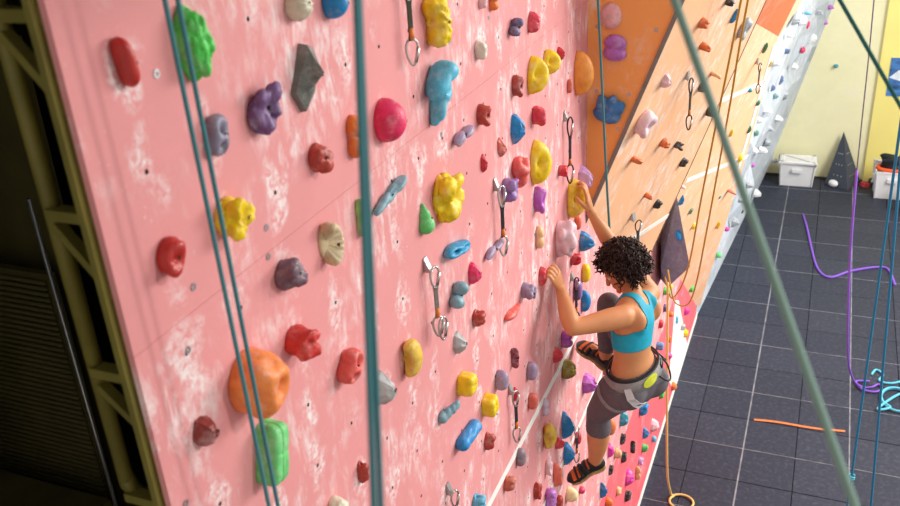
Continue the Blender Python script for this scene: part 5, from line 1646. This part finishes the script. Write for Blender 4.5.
QD = [   # wall, along, up, look
    ('pink', 2.383, 5.62, dict(label='quickdraw with a pale pink lower carabiner right of the straight teal rope', total=.26, sling=(60, 58, 40), out=.03)),
    ('pink', 2.408, 4.675, dict(label='grey quickdraw with two large lower carabiners beside a green teardrop hold', total=.26, sling=(120, 118, 108), out=.035, extra=True)),
    ('pink', 3.104, 4.689, dict(label='long black quickdraw beside the purple hooked hold', total=.30, sling=(30, 28, 30))),
    ('pink', 4.128, 4.649, dict(label='dark quickdraw hanging above a small red knob hold', total=.34, sling=(36, 34, 36), lo=BLK)),
    ('pink', 4.254, 3.70, dict(label="dark quickdraw behind the climber's forearm", total=.30, sling=(36, 34, 36), lo=BLK)),
    ('pink', 3.189, 3.662, dict(label='short dark quickdraw under the lilac oval hold', total=.28, sling=(40, 36, 38))),
    ('pink', 2.45, 3.695, dict(label='quickdraw low on the wall left of the sky blue scooped hold', total=.26, sling=(110, 80, 110))),
    ('pink', 4.273, 2.68, dict(label='quickdraw between the paired tall blue holds', total=.26, sling=(40, 38, 46))),
    ('over', 0.636, 0.664, dict(label='black quickdraw hanging on the peach overhang', total=.30, sling=(40, 44, 40), lo=BLK, out=.03)),
    ('over', 0.741, -0.396, dict(label="black wire-like quickdraw just above the climber's hair", total=.26, sling=(44, 42, 44), lo=BLK, scale=1.6, out=.05)),
    ('far', -2.956, 4.415, dict(label='slim dark quickdraw high on the far peach wall', total=.24, sling=(60, 50, 60), lo=BLK)),
    ('far', -3.3, 3.10, dict(label='pale quickdraw beside the tip of the grey pyramid volume', total=.30, sling=(220, 214, 210), lo=ALU)),
]
for args in QD:
    quickdraw(*args[:3], **args[3])

# storage bins by the end wall
BIN = mat('white_plastic', (236, 236, 236), 0.4, 0.04, 8)
def bin_(x, y, rz, w_, d_, h_, label, lid=True, lid_open=False):
    r = empty('storage_bin', (x, y, 0.0))
    r.rotation_euler = (0, 0, rz)
    tag(r, label, 'bin', 'white bins by the end wall')
    v, f = [], []
    prof = [(0.90, 0.0), (1.0, h_ * .86), (1.05, h_ * .86), (1.05, h_ * .92), (0.97, h_ * .92), (0.86, .03)]
    for s_, z in prof:
        for sx_, sy_ in ((-1, -1), (1, -1), (1, 1), (-1, 1)):
            for cx_, cy_ in (((.94, 1), (1, .9)) if sx_ * sy_ > 0 else ((1, .9), (.94, 1))):
                v.append((sx_ * w_ / 2 * s_ * cx_, sy_ * d_ / 2 * s_ * cy_, z))
    n = 8
    for i in range(len(prof) - 1):
        for k in range(n):
            f.append((i * n + k, i * n + (k + 1) % n, (i + 1) * n + (k + 1) % n, (i + 1) * n + k))
    f += [tuple(reversed(range(n))), tuple(range((len(prof) - 1) * n, len(prof) * n))]
    mesh('body', v, f, BIN, r)
    if lid:
        l = MB()
        lv = []
        for s_, z in ((1.08, h_ * .90), (1.08, h_ * .97), (.98, h_ * 1.0), (.80, h_ * 1.0), (.76, h_ * .985)):
            for sx_, sy_ in ((-1, -1), (1, -1), (1, 1), (-1, 1)):
                for cx_, cy_ in (((.94, 1), (1, .9)) if sx_ * sy_ > 0 else ((1, .9), (.94, 1))):
                    lv.append((sx_ * w_ / 2 * s_ * cx_, sy_ * d_ / 2 * s_ * cy_, z))
        l.add(lv, [(i * n + k, i * n + (k + 1) % n, (i + 1) * n + (k + 1) % n, (i + 1) * n + k) for i in range(4) for k in range(n)] + [tuple(reversed(range(n))), tuple(range(4 * n, 5 * n))])
        lo_ = l.build('lid', BIN, r)
        if lid_open:
            lo_.rotation_euler = (math.radians(82), 0, 0)
            lo_.location = (0, d_ * .62 + h_ * .88, h_ * .55)
    for s_ in (-1, 1):
        MB().box((s_ * w_ * .50 - .02, -d_ * .14, h_ * .62), (s_ * w_ * .50 + .02, d_ * .14, h_ * .72)).build('handle', BIN, r)
    MB().box((-w_ * .14, -d_ * .5 - .022, h_ * .58), (w_ * .14, -d_ * .46, h_ * .70)).build('handle', BIN, r)
    return r
bin_(-0.22, 15.42, 0.03, 0.58, 0.40, 0.44, 'white lidded plastic bin left of the dark pyramid by the end wall')
bin_(1.22, 15.18, 0.02, 0.52, 0.38, 0.50, 'open white plastic bin holding a dark bag, lid behind it', True, True)
bin_(1.66, 14.55, 0.02, 0.60, 0.40, 0.42, 'white plastic bin standing in front of the open one')
# bag in the bin
bagm = MB()
V_, F_, _s = hold_shape('cluster', 77, 30, 12)
bag = mesh('duffel_bag', V_ * np.array((0.44, 0.30, 0.26)), F_, mat('black_nylon', (34, 36, 40), 0.5, 0.3, 30, .6, 40), None, True)
bag.location = (1.22, 15.18, 0.46)
tag(bag, 'crumpled black bag stuffed into the open white bin', 'bag')
rv, rf = tube_vf(spline([(1.22 + .225 * math.cos(a), 15.18 + .15 * math.sin(a), .475) for a in np.linspace(0, 2 * math.pi, 14, endpoint=False)], 3, True), .035, 8)
tag(mesh('orange_bag', rv, rf, mat('orange_nylon', (236, 92, 40), 0.55, 0.15, 30), None, True), 'orange bag under the black one in the open bin', 'bag')
# dark pyramid by the end wall
DPV = mat('dark_grey_volume', (66, 72, 84), 0.7, 0.1, 18, 0.2, 120)
py = empty('pyramid_volume', (0.52, 15.55, 0))
tag(py, 'tall dark grey pyramid volume with bolt holes standing against the end wall', 'wall volume')
part('body', MB().add([(0.24, 15.50, 0), (0.60, 15.28, 0), (0.80, 15.72, 0), (0.28, 15.78, 0), (0.435, 15.72, 0.86)], [(3, 2, 1, 0), (0, 1, 4), (1, 2, 4), (2, 3, 4), (3, 0, 4)]), DPV, py)
bhm = MB()
ap = np.array((0.435, 15.72, 0.86))
for pa_, pb_ in (((0.24, 15.50, 0), (0.60, 15.28, 0)), ((0.60, 15.28, 0), (0.80, 15.72, 0))):
    pa_, pb_ = np.array(pa_), np.array(pb_)
    nn = _unit(np.cross(pb_ - pa_, ap - pa_))
    e1 = _unit(pb_ - pa_); e2 = np.cross(nn, e1)
    for s_ in (.2, .4, .6):
        for q in (.3, .5, .7):
            c = lerp(lerp(pa_, pb_, q), ap, s_) + nn * .001
            bhm.add([c + .012 * (e1 * math.cos(t) + e2 * math.sin(t)) for t in [k * math.pi / 4 for k in range(8)]], [tuple(range(8))])
tag(part('bolt_holes', bhm, STEEL, py), kind='stuff')
def floor_hold(x, y, z, L, H, P, kind, col, label, nrm):
    V_, F_, sm_ = hold_local(kind, 31, L, H, P, 0)
    ob = mesh('climbing_hold', V_, F_, mat('hold_' + col, PAL[col]), None, sm_)
    ob.location = (x, y, z)
    ob.rotation_euler = Vector(nrm).to_track_quat('Z', 'Y').to_euler()
    tag(ob, label, 'climbing hold')
floor_hold(0.375, 15.375, 0.06, .17, .12, .06, 'dome', 'white', 'white hold at the foot of the dark pyramid volume', (-.5, -.8, .3))
floor_hold(0.86, 15.5, 0.0, .16, .12, .09, 'lumpy', 'coralred', 'red hold lying on the floor beside the dark pyramid', (0, 0, 1))
floor_hold(0.98, 15.6, 0.0, .16, .16, .12, 'lumpy', 'black', 'black hold lying on the floor beside the red one', (0, 0, 1))
# picture on the yellow wall
pic = empty('wall_poster', (1.3, 15.735, 1.5))
tag(pic, 'blue and white mountain poster on the yellow wall', 'poster')
part('sheet', MB().box((0.985, 15.728, 1.50), (1.95, 15.739, 2.12)), mat('poster_blue', (70, 120, 180), 0.5, 0.7, 5, stretch=(1, 1, 2.2)), pic)
part('snow', MB().add([(0.99, 15.727, 1.80), (1.12, 15.727, 1.93), (1.22, 15.727, 1.86), (1.4, 15.727, 1.98), (1.6, 15.727, 1.8), (1.94, 15.727, 1.9), (1.94, 15.727, 1.72), (1.5, 15.727, 1.66), (1.2, 15.727, 1.74)],
                      [(0, 8, 2, 1), (2, 8, 7, 3), (3, 7, 4), (4, 7, 6, 5)]), mat('poster_white', (226, 234, 240), 0.6, 0.1, 10), pic)
